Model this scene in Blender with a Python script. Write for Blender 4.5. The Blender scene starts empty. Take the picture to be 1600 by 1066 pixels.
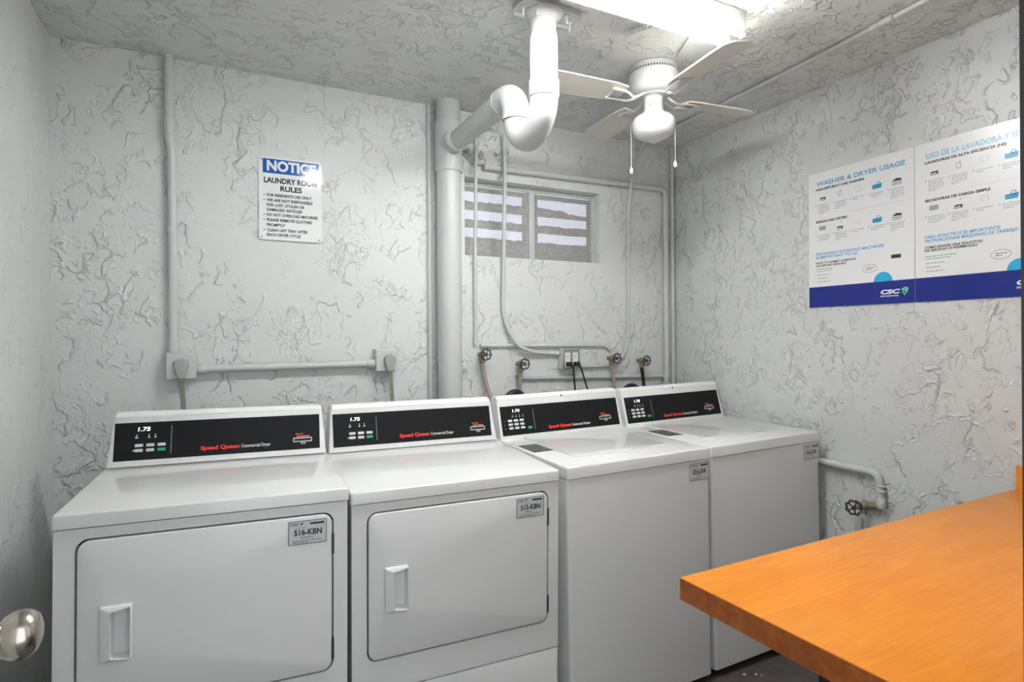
import bpy, bmesh, math, random
from mathutils import Vector, Matrix, noise

# ------------------------------------------------------------------ camera, light, exposure
S = bpy.context.scene
C = S.collection
R = math.radians
YAW, ROLL, CAMZ = 26.8506, -0.39297, 1.35634
cam_d = bpy.data.cameras.new('camera')
cam_d.sensor_width = 36.0
cam_d.lens = 914.396 / 1600 * 36.0
cam_d.shift_y = -(533.0 - 527.688) / 1600.0
cam_d.clip_start = 0.02
cam = bpy.data.objects.new('camera', cam_d)
C.objects.link(cam)
cam.matrix_world = (Matrix.Translation((0, 0, CAMZ)) @ Matrix.Rotation(R(-YAW), 4, 'Z')
                    @ Matrix.Rotation(R(90), 4, 'X') @ Matrix.Rotation(R(ROLL), 4, 'Z'))
S.camera = cam

W = bpy.data.worlds.new('daylight_outside')
S.world = W
W.use_nodes = True
W.node_tree.nodes['Background'].inputs[0].default_value = (0.90, 0.95, 1.0, 1)
W.node_tree.nodes['Background'].inputs[1].default_value = 0.60
TUBE_POWER = 27.0
S.view_settings.view_transform = 'Standard'
S.view_settings.look = 'None'
S.view_settings.gamma = 1.0
S.view_settings.use_curve_mapping = False
S.view_settings.exposure = 1.87

# ------------------------------------------------------------------ room sizes (metres)
XL, XR, D, ZC, YF = -0.541, 2.457, 2.693, 2.4805, 0.23

# ------------------------------------------------------------------ materials
def srgb(r, g, b):
    f = lambda c: c / 12.92 if c <= 0.04045 else ((c + 0.055) / 1.055) ** 2.4
    return (f(r / 255), f(g / 255), f(b / 255), 1)

def mat(name, col, rough=0.5, metal=0.0, coat=0.0, spec=0.5, emit=None, trans=0.0):
    m = bpy.data.materials.new(name); m.use_nodes = True
    b = m.node_tree.nodes['Principled BSDF']
    b.inputs['Base Color'].default_value = col
    b.inputs['Roughness'].default_value = rough
    b.inputs['Metallic'].default_value = metal
    b.inputs['Coat Weight'].default_value = coat
    b.inputs['Specular IOR Level'].default_value = spec
    b.inputs['Transmission Weight'].default_value = trans
    if emit:
        b.inputs['Emission Color'].default_value = emit[0]
        b.inputs['Emission Strength'].default_value = emit[1]
    return m

def N(m, t, **kw):
    n = m.node_tree.nodes.new(t)
    for k, v in kw.items(): setattr(n, k, v)
    return n

def L(m, a, b): m.node_tree.links.new(a, b)

def noise_node(m, vec, scale, detail=4, rough=0.55, dist=0.0):
    n = N(m, 'ShaderNodeTexNoise')
    n.inputs['Scale'].default_value = scale
    n.inputs['Detail'].default_value = detail
    n.inputs['Roughness'].default_value = rough
    n.inputs['Distortion'].default_value = dist
    L(m, vec, n.inputs['Vector'])
    return n.outputs['Fac']

def ramp(m, v, a, b, lo=0.0, hi=1.0):
    n = N(m, 'ShaderNodeMapRange', interpolation_type='SMOOTHSTEP')
    n.inputs['From Min'].default_value = a; n.inputs['From Max'].default_value = b
    n.inputs['To Min'].default_value = lo; n.inputs['To Max'].default_value = hi
    L(m, v, n.inputs['Value'])
    return n.outputs['Result']

def math_node(m, op, a, b):
    n = N(m, 'ShaderNodeMath', operation=op)
    for i, x in enumerate((a, b)):
        if isinstance(x, (int, float)): n.inputs[i].default_value = x
        else: L(m, x, n.inputs[i])
    return n.outputs[0]

def mix_col(m, fac, a, b):
    n = N(m, 'ShaderNodeMix', data_type='RGBA')
    for sock, x in ((n.inputs[0], fac), (n.inputs[6], a), (n.inputs[7], b)):
        if isinstance(x, (int, float, tuple)): sock.default_value = x
        else: L(m, x, sock)
    return n.outputs[2]

def mapped(m, scale=(1, 1, 1), off=(0, 0, 0), coord='Object'):
    t = N(m, 'ShaderNodeTexCoord'); p = N(m, 'ShaderNodeMapping')
    p.inputs['Scale'].default_value = scale; p.inputs['Location'].default_value = off
    L(m, t.outputs[coord], p.inputs['Vector'])
    return p.outputs['Vector']

def stucco(name, col, off, s=1.0, amt=1.0, rough=0.5, dens=0.0):
    """skip-trowelled plaster under thick paint: broken ridges where one smear of plaster ends on another"""
    m = mat(name, col, rough)
    v = mapped(m, (s, s, s), off)
    w = N(m, 'ShaderNodeTexNoise'); w.inputs['Scale'].default_value = 9; w.inputs['Detail'].default_value = 3
    L(m, v, w.inputs['Vector'])
    sub = N(m, 'ShaderNodeVectorMath', operation='SUBTRACT'); L(m, w.outputs['Color'], sub.inputs[0]); sub.inputs[1].default_value = (0.5, 0.5, 0.5)
    sc = N(m, 'ShaderNodeVectorMath', operation='SCALE'); L(m, sub.outputs[0], sc.inputs[0]); sc.inputs['Scale'].default_value = 0.11
    ad = N(m, 'ShaderNodeVectorMath', operation='ADD'); L(m, v, ad.inputs[0]); L(m, sc.outputs[0], ad.inputs[1])
    v2 = ad.outputs[0]
    h = None
    # each lip: a sharp edge on one side, feathering out on the other
    for sca, thr, msca, mth, a, wide in ((2.4, 0.50, 6.0, 0.50, 1.0, 0.020), (3.6, 0.54, 7.0, 0.50, 1.0, 0.024), (4.4, 0.46, 6.5, 0.52, 0.9, 0.026), (7.0, 0.51, 8.0, 0.53, 0.75, 0.034), (11.0, 0.5, 8.0, 0.55, 0.6, 0.045)):
        g = N(m, 'ShaderNodeMapping'); g.inputs['Location'].default_value = (sca, -sca * 0.7, sca * 0.3)
        g.inputs['Rotation'].default_value = (0.5, 0.6, 0.4) if int(sca) % 2 else (-0.6, 0.3, -0.5)
        g.inputs['Scale'].default_value = (1.0, 1.0, 0.62); L(m, v2, g.inputs['Vector'])
        n = noise_node(m, g.outputs[0], sca, 3, 0.55, 0.25)
        e = math_node(m, 'MULTIPLY', ramp(m, n, thr - 0.004, thr), ramp(m, n, thr, thr + wide, 1.0, 0.0))
        mk = ramp(m, noise_node(m, v, msca, 2), mth - dens, mth - dens + 0.08)
        k = math_node(m, 'MULTIPLY', math_node(m, 'MULTIPLY', e, mk), a)
        h = k if h is None else math_node(m, 'ADD', h, k)
    # little crumbs
    c = ramp(m, noise_node(m, v, 85, 2), 0.60, 0.70, 0.0, 0.45)
    cm = ramp(m, noise_node(m, v, 6, 2), 0.48, 0.6)
    h = math_node(m, 'ADD', h, math_node(m, 'MULTIPLY', c, cm))
    h = math_node(m, 'ADD', h, math_node(m, 'MULTIPLY', noise_node(m, v, 26, 3), 0.09))
    b = N(m, 'ShaderNodeBump'); b.inputs['Strength'].default_value = 1.0; b.inputs['Distance'].default_value = 0.0062 * amt
    L(m, h, b.inputs['Height'])
    L(m, b.outputs['Normal'], m.node_tree.nodes['Principled BSDF'].inputs['Normal'])
    return m

WALLC = srgb(213, 215, 213)
M = {}
M['wall_back'] = stucco('painted_stucco_back', WALLC, (3.1, 0, 7.7), s=1.0, amt=0.78, dens=0.015)
M['wall_left'] = stucco('painted_stucco_left', WALLC, (1.3, 4, 2.2), amt=0.4)
M['wall_right'] = stucco('painted_stucco_right', WALLC, (8.3, 2.5, 5.1), s=1.35, amt=0.74, dens=0.025)
M['wall_front'] = stucco('painted_stucco_front', WALLC, (5.3, 2.5, 9.1))
M['ceiling'] = stucco('painted_stucco_ceiling', WALLC, (2.3, 6.5, 1.1), s=1.4, amt=0.95, dens=0.035)
M['mortar'] = stucco('painted_mortar', WALLC, (0.3, 1.5, 1.1), s=3.0, amt=1.4)
M['enamel'] = mat('white_enamel', srgb(226, 226, 224), 0.38, coat=0.15)
M['enamel'].node_tree.nodes['Principled BSDF'].inputs['Coat Roughness'].default_value = 0.10
M['enamel_top'] = mat('glossy_enamel_top', srgb(228, 228, 226), 0.3, coat=0.6)
M['enamel_top'].node_tree.nodes['Principled BSDF'].inputs['Coat Roughness'].default_value = 0.035
M['plastic'] = mat('white_plastic', srgb(228, 228, 226), 0.3)
M['gap'] = mat('dark_gasket', srgb(45, 46, 50), 0.7)
M['panel'] = mat('black_control_panel', srgb(22, 22, 24), 0.45, spec=0.2)
M['pvc'] = mat('painted_pvc', srgb(192, 194, 192), 0.38)
M['pvc_clean'] = mat('white_pvc', srgb(186, 187, 185), 0.4)
M['paint'] = mat('painted_metal', srgb(200, 202, 200), 0.42)
M['white'] = mat('white_print', srgb(235, 235, 235), 0.5)
M['grey_print'] = mat('grey_print', srgb(150, 152, 155), 0.5)
M['black'] = mat('black_print', srgb(30, 30, 32), 0.5)
M['red'] = mat('red_print', srgb(235, 52, 36), 0.5)
M['orange'] = mat('orange_print', srgb(225, 110, 75), 0.5)
M['button'] = mat('pale_button', srgb(205, 207, 203), 0.5)
M['green'] = mat('green_button', srgb(30, 165, 125), 0.45)
M['led'] = mat('lit_digits', srgb(230, 235, 255), 0.5, emit=((0.85, 0.9, 1, 1), 0.8))
M['tag'] = mat('silver_sticker', srgb(205, 206, 206), 0.35)
M['hinge'] = mat('dark_steel_hinge', srgb(95, 96, 98), 0.35, metal=0.8)
M['blue'] = mat('sign_blue', srgb(20, 90, 175), 0.12)
M['sign'] = mat('sign_white', srgb(236, 237, 236), 0.1, coat=0.3)
M['sign_ink'] = mat('sign_black', srgb(40, 40, 42), 0.12)
M['poster'] = mat('poster_white', srgb(238, 238, 238), 0.28)
M['navy'] = mat('poster_navy', srgb(24, 40, 135), 0.25)
M['sky'] = mat('poster_blue', srgb(105, 175, 215), 0.3)
M['sky2'] = mat('poster_pale_blue', srgb(150, 200, 225), 0.3)
M['basket'] = mat('poster_basket_blue', srgb(45, 150, 200), 0.3)
M['cyan'] = mat('poster_cyan', srgb(40, 175, 225), 0.3)
M['ink'] = mat('poster_ink', srgb(52, 54, 62), 0.3)
M['fine'] = mat('poster_fine_print', srgb(160, 164, 168), 0.3)
M['leaf'] = mat('poster_green', srgb(120, 185, 110), 0.3)
M['mint'] = mat('poster_mint', srgb(95, 200, 160), 0.3)
M['brass'] = mat('tarnished_brass', srgb(152, 138, 112), 0.5, metal=0.5)
M['wheel'] = mat('dark_handwheel', srgb(70, 66, 60), 0.5, metal=0.4)
M['hose_grey'] = mat('grey_hose', srgb(150, 148, 142), 0.5)
M['hose_pink'] = mat('pinkish_grey_hose', srgb(170, 155, 148), 0.5)
M['rubber'] = mat('black_rubber', srgb(32, 31, 30), 0.5)
M['cord_grey'] = mat('grey_cord', srgb(140, 138, 130), 0.5)
M['plug_grey'] = mat('grey_plug', srgb(165, 165, 160), 0.45)
M['steel'] = mat('galvanized_steel', srgb(165, 168, 166), 0.4, metal=0.7)
M['satin'] = mat('satin_nickel', srgb(190, 184, 174), 0.22, metal=1.0)
M['fan'] = mat('fan_white', srgb(198, 198, 195), 0.35)
M['blade'] = mat('fan_blade', srgb(212, 208, 198), 0.45)
M['globe'] = mat('opal_glass', srgb(203, 202, 198), 0.18, coat=0.4)
M['tube'] = mat('fluorescent_tube', (1, 1, 1, 1), 0.4, emit=((0.97, 0.985, 1.0, 1), TUBE_POWER))
M['fixture'] = mat('fixture_white', srgb(200, 199, 194), 0.4)
M['slot'] = mat('slot_black', srgb(15, 15, 15), 0.6)
M['jamb'] = mat('shaded_door_frame', srgb(48, 46, 48), 0.6)  # shade on the hall side put into the frame's base colour
M['door'] = mat('painted_door', srgb(205, 206, 204), 0.45)
M['daylit'] = mat('daylit_glass', srgb(190, 191, 202), 0.35, emit=((0.86, 0.86, 0.95, 1), 0.085))
M['legblack'] = mat('black_table_leg', srgb(16, 16, 18), 0.5)
M['lint'] = mat('pale_lint', srgb(215, 210, 205), 0.9)

def grimy(name, col, col2, scale, rough=0.6, bump=0.0):
    m = mat(name, col, rough)
    v = mapped(m)
    f = ramp(m, noise_node(m, v, scale, 6, 0.65), 0.35, 0.68)
    L(m, mix_col(m, f, col, col2), m.node_tree.nodes['Principled BSDF'].inputs['Base Color'])
    if bump:
        b = N(m, 'ShaderNodeBump'); b.inputs['Distance'].default_value = bump
        L(m, noise_node(m, v, scale * 6, 4), b.inputs['Height']); L(m, b.outputs[0], m.node_tree.nodes['Principled BSDF'].inputs['Normal'])
    return m
M['floor'] = grimy('dark_concrete', srgb(72, 66, 63), srgb(98, 90, 85), 7.0, 0.55, 0.002)
M['pane'] = grimy('painted_over_glass', srgb(150, 150, 146), srgb(170, 170, 167), 60.0, 0.5, 0.0006)

def wood(name, grain_x=True):
    m = mat(name, srgb(222, 140, 52), 0.3)
    b = m.node_tree.nodes['Principled BSDF']
    v = mapped(m)
    sx = N(m, 'ShaderNodeSeparateXYZ'); L(m, v, sx.inputs[0])
    # staves 42 mm wide running along x, with broken joints
    row = math_node(m, 'FLOOR', math_node(m, 'MULTIPLY', sx.outputs['Y'], 1 / 0.042), 0)
    wn = N(m, 'ShaderNodeTexWhiteNoise', noise_dimensions='1D'); L(m, row, wn.inputs['W'])
    col_i = math_node(m, 'FLOOR', math_node(m, 'ADD', math_node(m, 'MULTIPLY', sx.outputs['X'], 1 / 0.45), math_node(m, 'MULTIPLY', wn.outputs['Value'], 7.0)), 0)
    wn2 = N(m, 'ShaderNodeTexWhiteNoise', noise_dimensions='2D')
    cx = N(m, 'ShaderNodeCombineXYZ'); L(m, row, cx.inputs[0]); L(m, col_i, cx.inputs[1]); L(m, cx.outputs[0], wn2.inputs['Vector'])
    stave = wn2.outputs['Value']
    g = N(m, 'ShaderNodeMapping'); g.inputs['Scale'].default_value = (5.0, 60, 60); L(m, v, g.inputs['Vector'])
    grain = noise_node(m, g.outputs[0], 2.2, 5, 0.6, 0.6)
    cloud = noise_node(m, v, 4.0, 3, 0.5)
    c1 = mix_col(m, ramp(m, grain, 0.30, 0.72), srgb(217, 126, 16), srgb(232, 146, 28))
    c1 = mix_col(m, ramp(m, cloud, 0.35, 0.7, 0.0, 0.35), c1, srgb(235, 148, 30))
    c2 = mix_col(m, math_node(m, 'MULTIPLY', stave, 0.5), c1, srgb(216, 124, 18))
    # pale scuffs
    sm = N(m, 'ShaderNodeMapping'); sm.inputs['Scale'].default_value = (3.0, 9.0, 1); sm.inputs['Rotation'].default_value = (0, 0, 0.9); L(m, v, sm.inputs['Vector'])
    sc = ramp(m, noise_node(m, sm.outputs[0], 2.4, 4, 0.6), 0.62, 0.80, 0.0, 0.45)
    c3 = mix_col(m, sc, c2, srgb(240, 190, 130))
    L(m, c3, b.inputs['Base Color'])
    L(m, ramp(m, cloud, 0.3, 0.7, 0.28, 0.36), b.inputs['Roughness'])
    return m
M['wood'] = wood('orange_butcher_block')

def wood_edge():
    m = mat('butcher_block_shaded_end_grain', srgb(150, 80, 34), 0.45)  # end grain, its brown deepened with the shade of the unlit side
    b = m.node_tree.nodes['Principled BSDF']
    v = mapped(m)
    f = noise_node(m, v, 40, 5, 0.6, 0.5)
    sx = N(m, 'ShaderNodeSeparateXYZ'); L(m, v, sx.inputs[0])
    row = math_node(m, 'FLOOR', math_node(m, 'MULTIPLY', sx.outputs['Y'], 1 / 0.042), 0)
    wn = N(m, 'ShaderNodeTexWhiteNoise', noise_dimensions='1D'); L(m, row, wn.inputs['W'])
    c = mix_col(m, ramp(m, f, 0.3, 0.7), srgb(146, 74, 26), srgb(176, 98, 38))
    c = mix_col(m, math_node(m, 'MULTIPLY', wn.outputs['Value'], 0.4), c, srgb(126, 62, 24))
    L(m, c, b.inputs['Base Color'])
    return m
M['wood_end'] = wood_edge()

# ------------------------------------------------------------------ mesh helpers
def add_box(bm, x0, x1, y0, y1, z0, z1, bev=0.0, seg=2):
    vs = [bm.verts.new((x, y, z)) for z in (z0, z1) for y in (y0, y1) for x in (x0, x1)]
    fs = [bm.faces.new([vs[i] for i in f]) for f in ((0, 2, 3, 1), (4, 5, 7, 6), (0, 1, 5, 4), (2, 6, 7, 3), (0, 4, 6, 2), (1, 3, 7, 5))]
    if bev > 0:
        es = list({e for f in fs for e in f.edges})
        r = bmesh.ops.bevel(bm, geom=es, offset=bev, segments=seg, profile=0.5, affect='EDGES', clamp_overlap=True)
    return vs

def add_prism(bm, poly, depth, mtx=None, bev=0.0, seg=2):
    """poly (x,y) extruded to z=depth; optional rounded rim on the z=depth side"""
    mtx = mtx or Matrix()
    a = [bm.verts.new(mtx @ Vector((x, y, 0))) for x, y in poly]
    b = [bm.verts.new(mtx @ Vector((x, y, depth))) for x, y in poly]
    n = len(poly)
    bm.faces.new(a[::-1])
    top = bm.faces.new(b)
    for i in range(n):
        bm.faces.new((a[i], a[(i + 1) % n], b[(i + 1) % n], b[i]))
    if bev > 0:
        bmesh.ops.bevel(bm, geom=list(top.edges), offset=bev, segments=seg, profile=0.5, affect='EDGES', clamp_overlap=True)

def rrect(x0, x1, y0, y1, r, n=6):
    pts = []
    for cx, cy, a0 in ((x1 - r, y1 - r, 0), (x0 + r, y1 - r, 90), (x0 + r, y0 + r, 180), (x1 - r, y0 + r, 270)):
        for i in range(n + 1):
            a = R(a0 + 90 * i / n)
            pts.append((cx + r * math.cos(a), cy + r * math.sin(a)))
    return pts

def circle(cx, cy, r, n=24, ry=None, a0=0, a1=360):
    full = abs(a1 - a0) >= 360
    k = n if full else n + 1
    return [(cx + r * math.cos(R(a0 + (a1 - a0) * i / n)), cy + (ry or r) * math.sin(R(a0 + (a1 - a0) * i / n))) for i in range(k)]

def add_ring(bm, outer, inner, depth, mtx=None):
    """flat plate with a hole; outer and inner have equally many points in matching order"""
    mtx = mtx or Matrix(); n = len(outer)
    o0 = [bm.verts.new(mtx @ Vector((x, y, 0))) for x, y in outer]; o1 = [bm.verts.new(mtx @ Vector((x, y, depth))) for x, y in outer]
    i0 = [bm.verts.new(mtx @ Vector((x, y, 0))) for x, y in inner]; i1 = [bm.verts.new(mtx @ Vector((x, y, depth))) for x, y in inner]
    for i in range(n):
        j = (i + 1) % n
        bm.faces.new((o1[i], o1[j], i1[j], i1[i])); bm.faces.new((o0[j], o0[i], i0[i], i0[j]))
        bm.faces.new((o0[i], o0[j], o1[j], o1[i])); bm.faces.new((i1[i], i1[j], i0[j], i0[i]))

def add_tube(bm, pts, r, seg=16, cap=True):
    pts = [Vector(p) for p in pts]
    rad = r if isinstance(r, (list, tuple)) else [r] * len(pts)
    tang = []
    for i in range(len(pts)):
        a = pts[max(i - 1, 0)]; b = pts[min(i + 1, len(pts) - 1)]
        tang.append((b - a).normalized())
    up = Vector((0, 0, 1)) if abs(tang[0].z) < 0.9 else Vector((0, 1, 0))
    u = tang[0].cross(up).normalized()
    rings = []
    for i, p in enumerate(pts):
        t = tang[i]
        u = (u - t * u.dot(t)).normalized(); v = t.cross(u)
        rings.append([bm.verts.new(p + rad[i] * (math.cos(2 * math.pi * k / seg) * u + math.sin(2 * math.pi * k / seg) * v)) for k in range(seg)])
    for a, b in zip(rings, rings[1:]):
        for k in range(seg):
            bm.faces.new((a[k], a[(k + 1) % seg], b[(k + 1) % seg], b[k]))
    if cap:
        bm.faces.new(rings[0][::-1]); bm.faces.new(rings[-1])

def add_lathe(bm, prof, seg=32, mtx=None):
    """prof: (radius, height) pairs turned about local z"""
    mtx = mtx or Matrix(); rings = []
    for r, z in prof:
        if r < 1e-6: rings.append([bm.verts.new(mtx @ Vector((0, 0, z)))])
        else: rings.append([bm.verts.new(mtx @ Vector((r * math.cos(2 * math.pi * k / seg), r * math.sin(2 * math.pi * k / seg), z))) for k in range(seg)])
    for a, b in zip(rings, rings[1:]):
        if len(a) == 1 and len(b) == 1: continue
        for k in range(seg):
            q = (k + 1) % seg
            if len(a) == 1: bm.faces.new((a[0], b[q], b[k]))
            elif len(b) == 1: bm.faces.new((a[k], a[q], b[0]))
            else: bm.faces.new((a[k], a[q], b[q], b[k]))
    if len(rings[0]) > 1: bm.faces.new(rings[0][::-1])
    if len(rings[-1]) > 1: bm.faces.new(rings[-1])

def axis(p, d):
    """matrix taking local z to direction d, at p"""
    return Matrix.Translation(p) @ Vector((0, 0, 1)).rotation_difference(Vector(d).normalized()).to_matrix().to_4x4()

def arc(c, r, a0, a1, e1, e2, n=10):
    c, e1, e2 = Vector(c), Vector(e1), Vector(e2)
    return [c + r * (math.cos(R(a0 + (a1 - a0) * i / n)) * e1 + math.sin(R(a0 + (a1 - a0) * i / n)) * e2) for i in range(n + 1)]

def bend(pts, r, n=7):
    """round the corners of a polyline"""
    pts = [Vector(p) for p in pts]; out = [pts[0]]
    for a, b, c in zip(pts, pts[1:], pts[2:]):
        d1 = (a - b).normalized(); d2 = (c - b).normalized()
        rr = min(r, (a - b).length * 0.49, (c - b).length * 0.49)
        p0 = b + d1 * rr; p2 = b + d2 * rr
        for i in range(n + 1):
            t = i / n
            out.append((1 - t) ** 2 * p0 + 2 * t * (1 - t) * b + t * t * p2)
    out.append(pts[-1])
    return out

def spline(pts, n=8):
    P = [Vector(p) for p in pts]; P = [2 * P[0] - P[1]] + P + [2 * P[-1] - P[-2]]; out = []
    for i in range(1, len(P) - 2):
        for k in range(n):
            t = k / n
            out.append(0.5 * (2 * P[i] + (P[i + 1] - P[i - 1]) * t + (2 * P[i - 1] - 5 * P[i] + 4 * P[i + 1] - P[i + 2]) * t * t + (3 * P[i] - P[i - 1] - 3 * P[i + 1] + P[i + 2]) * t ** 3))
    out.append(P[-2])
    return out

def obj(name, bm, m, parent=None, sharp=38):
    bmesh.ops.recalc_face_normals(bm, faces=bm.faces)
    ca = math.cos(R(sharp))
    for f in bm.faces: f.smooth = True
    for e in bm.edges:
        if len(e.link_faces) == 2 and e.link_faces[0].normal.dot(e.link_faces[1].normal) < ca: e.smooth = False
    me = bpy.data.meshes.new(name); bm.to_mesh(me); bm.free()
    me.materials.append(M[m] if isinstance(m, str) else m)
    o = bpy.data.objects.new(name, me); C.objects.link(o)
    if parent is not None: o.parent = parent
    return o

def BM(): return bmesh.new()

def one(fn, name, m, parent=None, *a, **k):
    bm = BM(); fn(bm, *a, **k); return obj(name, bm, m, parent)

def tag(o, label, cat, group=None):
    o['label'] = label; o['category'] = cat
    if group: o['group'] = group
    return o

def thing(name, label, cat, loc=(0, 0, 0), group=None, rot=None):
    o = bpy.data.objects.new(name, None); C.objects.link(o)
    o.empty_display_size = 0.05
    o.location = loc
    if rot: o.rotation_euler = rot
    return tag(o, label, cat, group)

def struct(o):
    o['kind'] = 'structure'; return o

# ---- lettering: built-in font turned into thin raised mesh
_font_cache = {}
def text_verts(body, bold=0.0):
    key = (body, bold)
    if key not in _font_cache:
        cu = bpy.data.curves.new('lettering', 'FONT'); cu.body = body; cu.size = 1.0; cu.offset = bold; cu.resolution_u = 3
        o = bpy.data.objects.new('lettering', cu); C.objects.link(o)
        me = bpy.data.meshes.new_from_object(o)
        vs = [v.co.copy() for v in me.vertices]; fs = [tuple(p.vertices) for p in me.polygons]
        bpy.data.objects.remove(o); bpy.data.curves.remove(cu); bpy.data.meshes.remove(me)
        _font_cache[key] = (vs, fs)
    return _font_cache[key]

CAP = 0.70
def add_text(bm, body, x0, y0, x1=None, cap=0.01, mtx=None, bold=0.0, lift=0.0004, slant=0.0, centre=False):
    """left end x0, baseline y0; stretched to end at x1 when given"""
    vs, fs = text_verts(body, bold)
    if not vs: return
    lo = min(v.x for v in vs); hi = max(v.x for v in vs)
    sy = cap / CAP
    sx = (x1 - x0) / (hi - lo) if x1 is not None else sy
    if centre: x0 = x0 - (hi - lo) * sx / 2
    mtx = mtx or Matrix()
    nv = [bm.verts.new(mtx @ Vector((x0 + (v.x - lo) * sx + slant * v.y * sy, y0 + v.y * sy, lift))) for v in vs]
    for f in fs:
        try: bm.faces.new([nv[i] for i in f])
        except ValueError: pass

def add_flat(bm, poly, mtx, lift=0.0004):
    bm.faces.new([bm.verts.new(mtx @ Vector((x, y, lift))) for x, y in poly])

def add_flat_ring(bm, outer, inner, mtx, lift=0.0004):
    n = len(outer)
    o = [bm.verts.new(mtx @ Vector((x, y, lift))) for x, y in outer]; q = [bm.verts.new(mtx @ Vector((x, y, lift))) for x, y in inner]
    for i in range(n):
        j = (i + 1) % n; bm.faces.new((o[i], o[j], q[j], q[i]))

def rect(x0, x1, y0, y1): return [(x0, y0), (x1, y0), (x1, y1), (x0, y1)]

def add_greek(bm, x0, y0, w, rows, mtx, pitch, h, rnd, lift=0.0004):
    """print too small to read: broken strokes word by word"""
    for k in range(rows):
        x = x0; end = x0 + w * (1.0 if k < rows - 1 else rnd.uniform(0.45, 0.8)) * rnd.uniform(0.86, 1.0)
        while x < end - h:
            l = min(rnd.uniform(1.5, 5.0) * h, end - x)
            add_flat(bm, rect(x, x + l, y0 - k * pitch, y0 - k * pitch + h), mtx, lift); x += l + h * 0.8

rnd = random.Random(7)

# ------------------------------------------------------------------ the room
WX0, WX1, WZ0, WZ1 = 1.105, 1.915, 1.768, 2.157
bm = BM(); add_box(bm, XL - 0.2, XR + 0.2, -2.2, D + 0.2, -0.1, 0.0); struct(obj('floor', bm, 'floor'))
bm = BM(); add_box(bm, XL - 0.2, XR + 0.2, YF - 0.12, D + 0.2, ZC, ZC + 0.12); struct(obj('ceiling', bm, 'ceiling'))
bm = BM()
add_box(bm, XL - 0.15, WX0, D, D + 0.15, 0, ZC); add_box(bm, WX1, XR + 0.15, D, D + 0.15, 0, ZC)
add_box(bm, WX0, WX1, D, D + 0.15, 0, WZ0); add_box(bm, WX0, WX1, D, D + 0.15, WZ1, ZC)
struct(obj('wall_back', bm, 'wall_back'))
bm = BM(); add_box(bm, XL - 0.15, XL, YF - 0.12, D, 0, ZC); struct(obj('wall_left', bm, 'wall_left'))
bm = BM(); add_box(bm, XR, XR + 0.15, YF - 0.12, D, 0, ZC); struct(obj('wall_right', bm, 'wall_right'))
DX0, DX1, DZ = -0.262, 0.600, 2.06
bm = BM()
add_box(bm, XL, DX0, YF - 0.12, YF, 0, ZC); add_box(bm, DX1, XR, YF - 0.12, YF, 0, ZC); add_box(bm, DX0, DX1, YF - 0.12, YF, DZ, ZC)
struct(obj('wall_front', bm, 'wall_front'))
# door frame and the open door on the left of the doorway
fr = struct(bpy.data.objects.new('door_1', None)); C.objects.link(fr)
bm = BM(); add_box(bm, DX1 - 0.034, DX1, YF - 0.125, YF, 0, DZ); add_box(bm, DX0, DX0 + 0.034, YF - 0.125, YF - 0.05, 0, DZ)
add_box(bm, DX0 + 0.034, DX1 - 0.034, YF - 0.125, YF, DZ - 0.034, DZ)
obj('door_frame', bm, 'jamb', fr)
leaf = one(add_box, 'door_leaf', 'door', fr, -0.306, -0.262, YF + 0.005, YF + 0.76, 0.012, DZ - 0.04, 0.002, 1)
bm = BM()
kx = axis((-0.262, 0.907, 0.999), (1, 0, 0))
add_lathe(bm, [(0.033, 0.0), (0.033, 0.004), (0.029, 0.008), (0.013, 0.010), (0.0115, 0.022), (0.014, 0.026), (0.0225, 0.031), (0.0275, 0.039), (0.0290, 0.048), (0.0275, 0.057), (0.022, 0.0645), (0.012, 0.0685), (0, 0.0695)], 40, kx)
obj('door_knob', bm, 'satin', leaf)

# window: frame, mullion, two painted-over panes with daylight showing through worn bands
win = struct(bpy.data.objects.new('window_1', None)); C.objects.link(win)
wy = D + 0.072
bm = BM()
add_box(bm, WX0, WX1, wy - 0.012, wy + 0.03, WZ1 - 0.020, WZ1); add_box(bm, WX0, WX1, wy - 0.002, wy + 0.03, WZ0, WZ0 + 0.006)
add_box(bm, WX0, WX0 + 0.004, wy - 0.006, wy + 0.03, WZ0, WZ1 - 0.020); add_box(bm, WX1 - 0.005, WX1, wy - 0.004, wy + 0.03, WZ0, WZ1 - 0.020)
obj('window_frame', bm, 'paint', win)
bm = BM(); add_box(bm, 1.500, 1.533, wy - 0.016, wy + 0.03, WZ0 - 0.004, WZ1 - 0.018, 0.004); obj('mullion', bm, 'paint', win)
for x0, x1 in ((1.108, 1.497), (1.536, 1.908)):
    p = one(add_box, 'pane', 'pane', win, x0, x1, wy + 0.008, wy + 0.014, WZ0 + 0.004, WZ1 - 0.024)
    bm = BM(); H = WZ1 - WZ0 - 0.028; zt = WZ1 - 0.024; w = x1 - x0
    for f0, f1 in ((0.075, 0.205), (0.335, 0.465), (0.585, 0.72)):
        xs = [x0 + w * (0.075 + 0.85 * i / 14) for i in range(15)]
        top = [(x, zt - H * (f0 + rnd.uniform(-0.004, 0.004))) for x in xs]
        deep = 0.05 if (x0 > 1.5 and f0 < 0.1) else 0.0
        bot = [(x, zt - H * (f1 + rnd.uniform(-0.012, 0.012) + deep * max(0, min(1, (i - 7) / 2)))) for i, x in enumerate(xs)]
        mt = Matrix.Translation((0, wy + 0.0078, 0)) @ Matrix.Rotation(R(90), 4, 'X')
        add_flat(bm, top[::-1] + bot, mt, 0.0005)
    obj('worn_clear_glass', bm, 'daylit', p)

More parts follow.
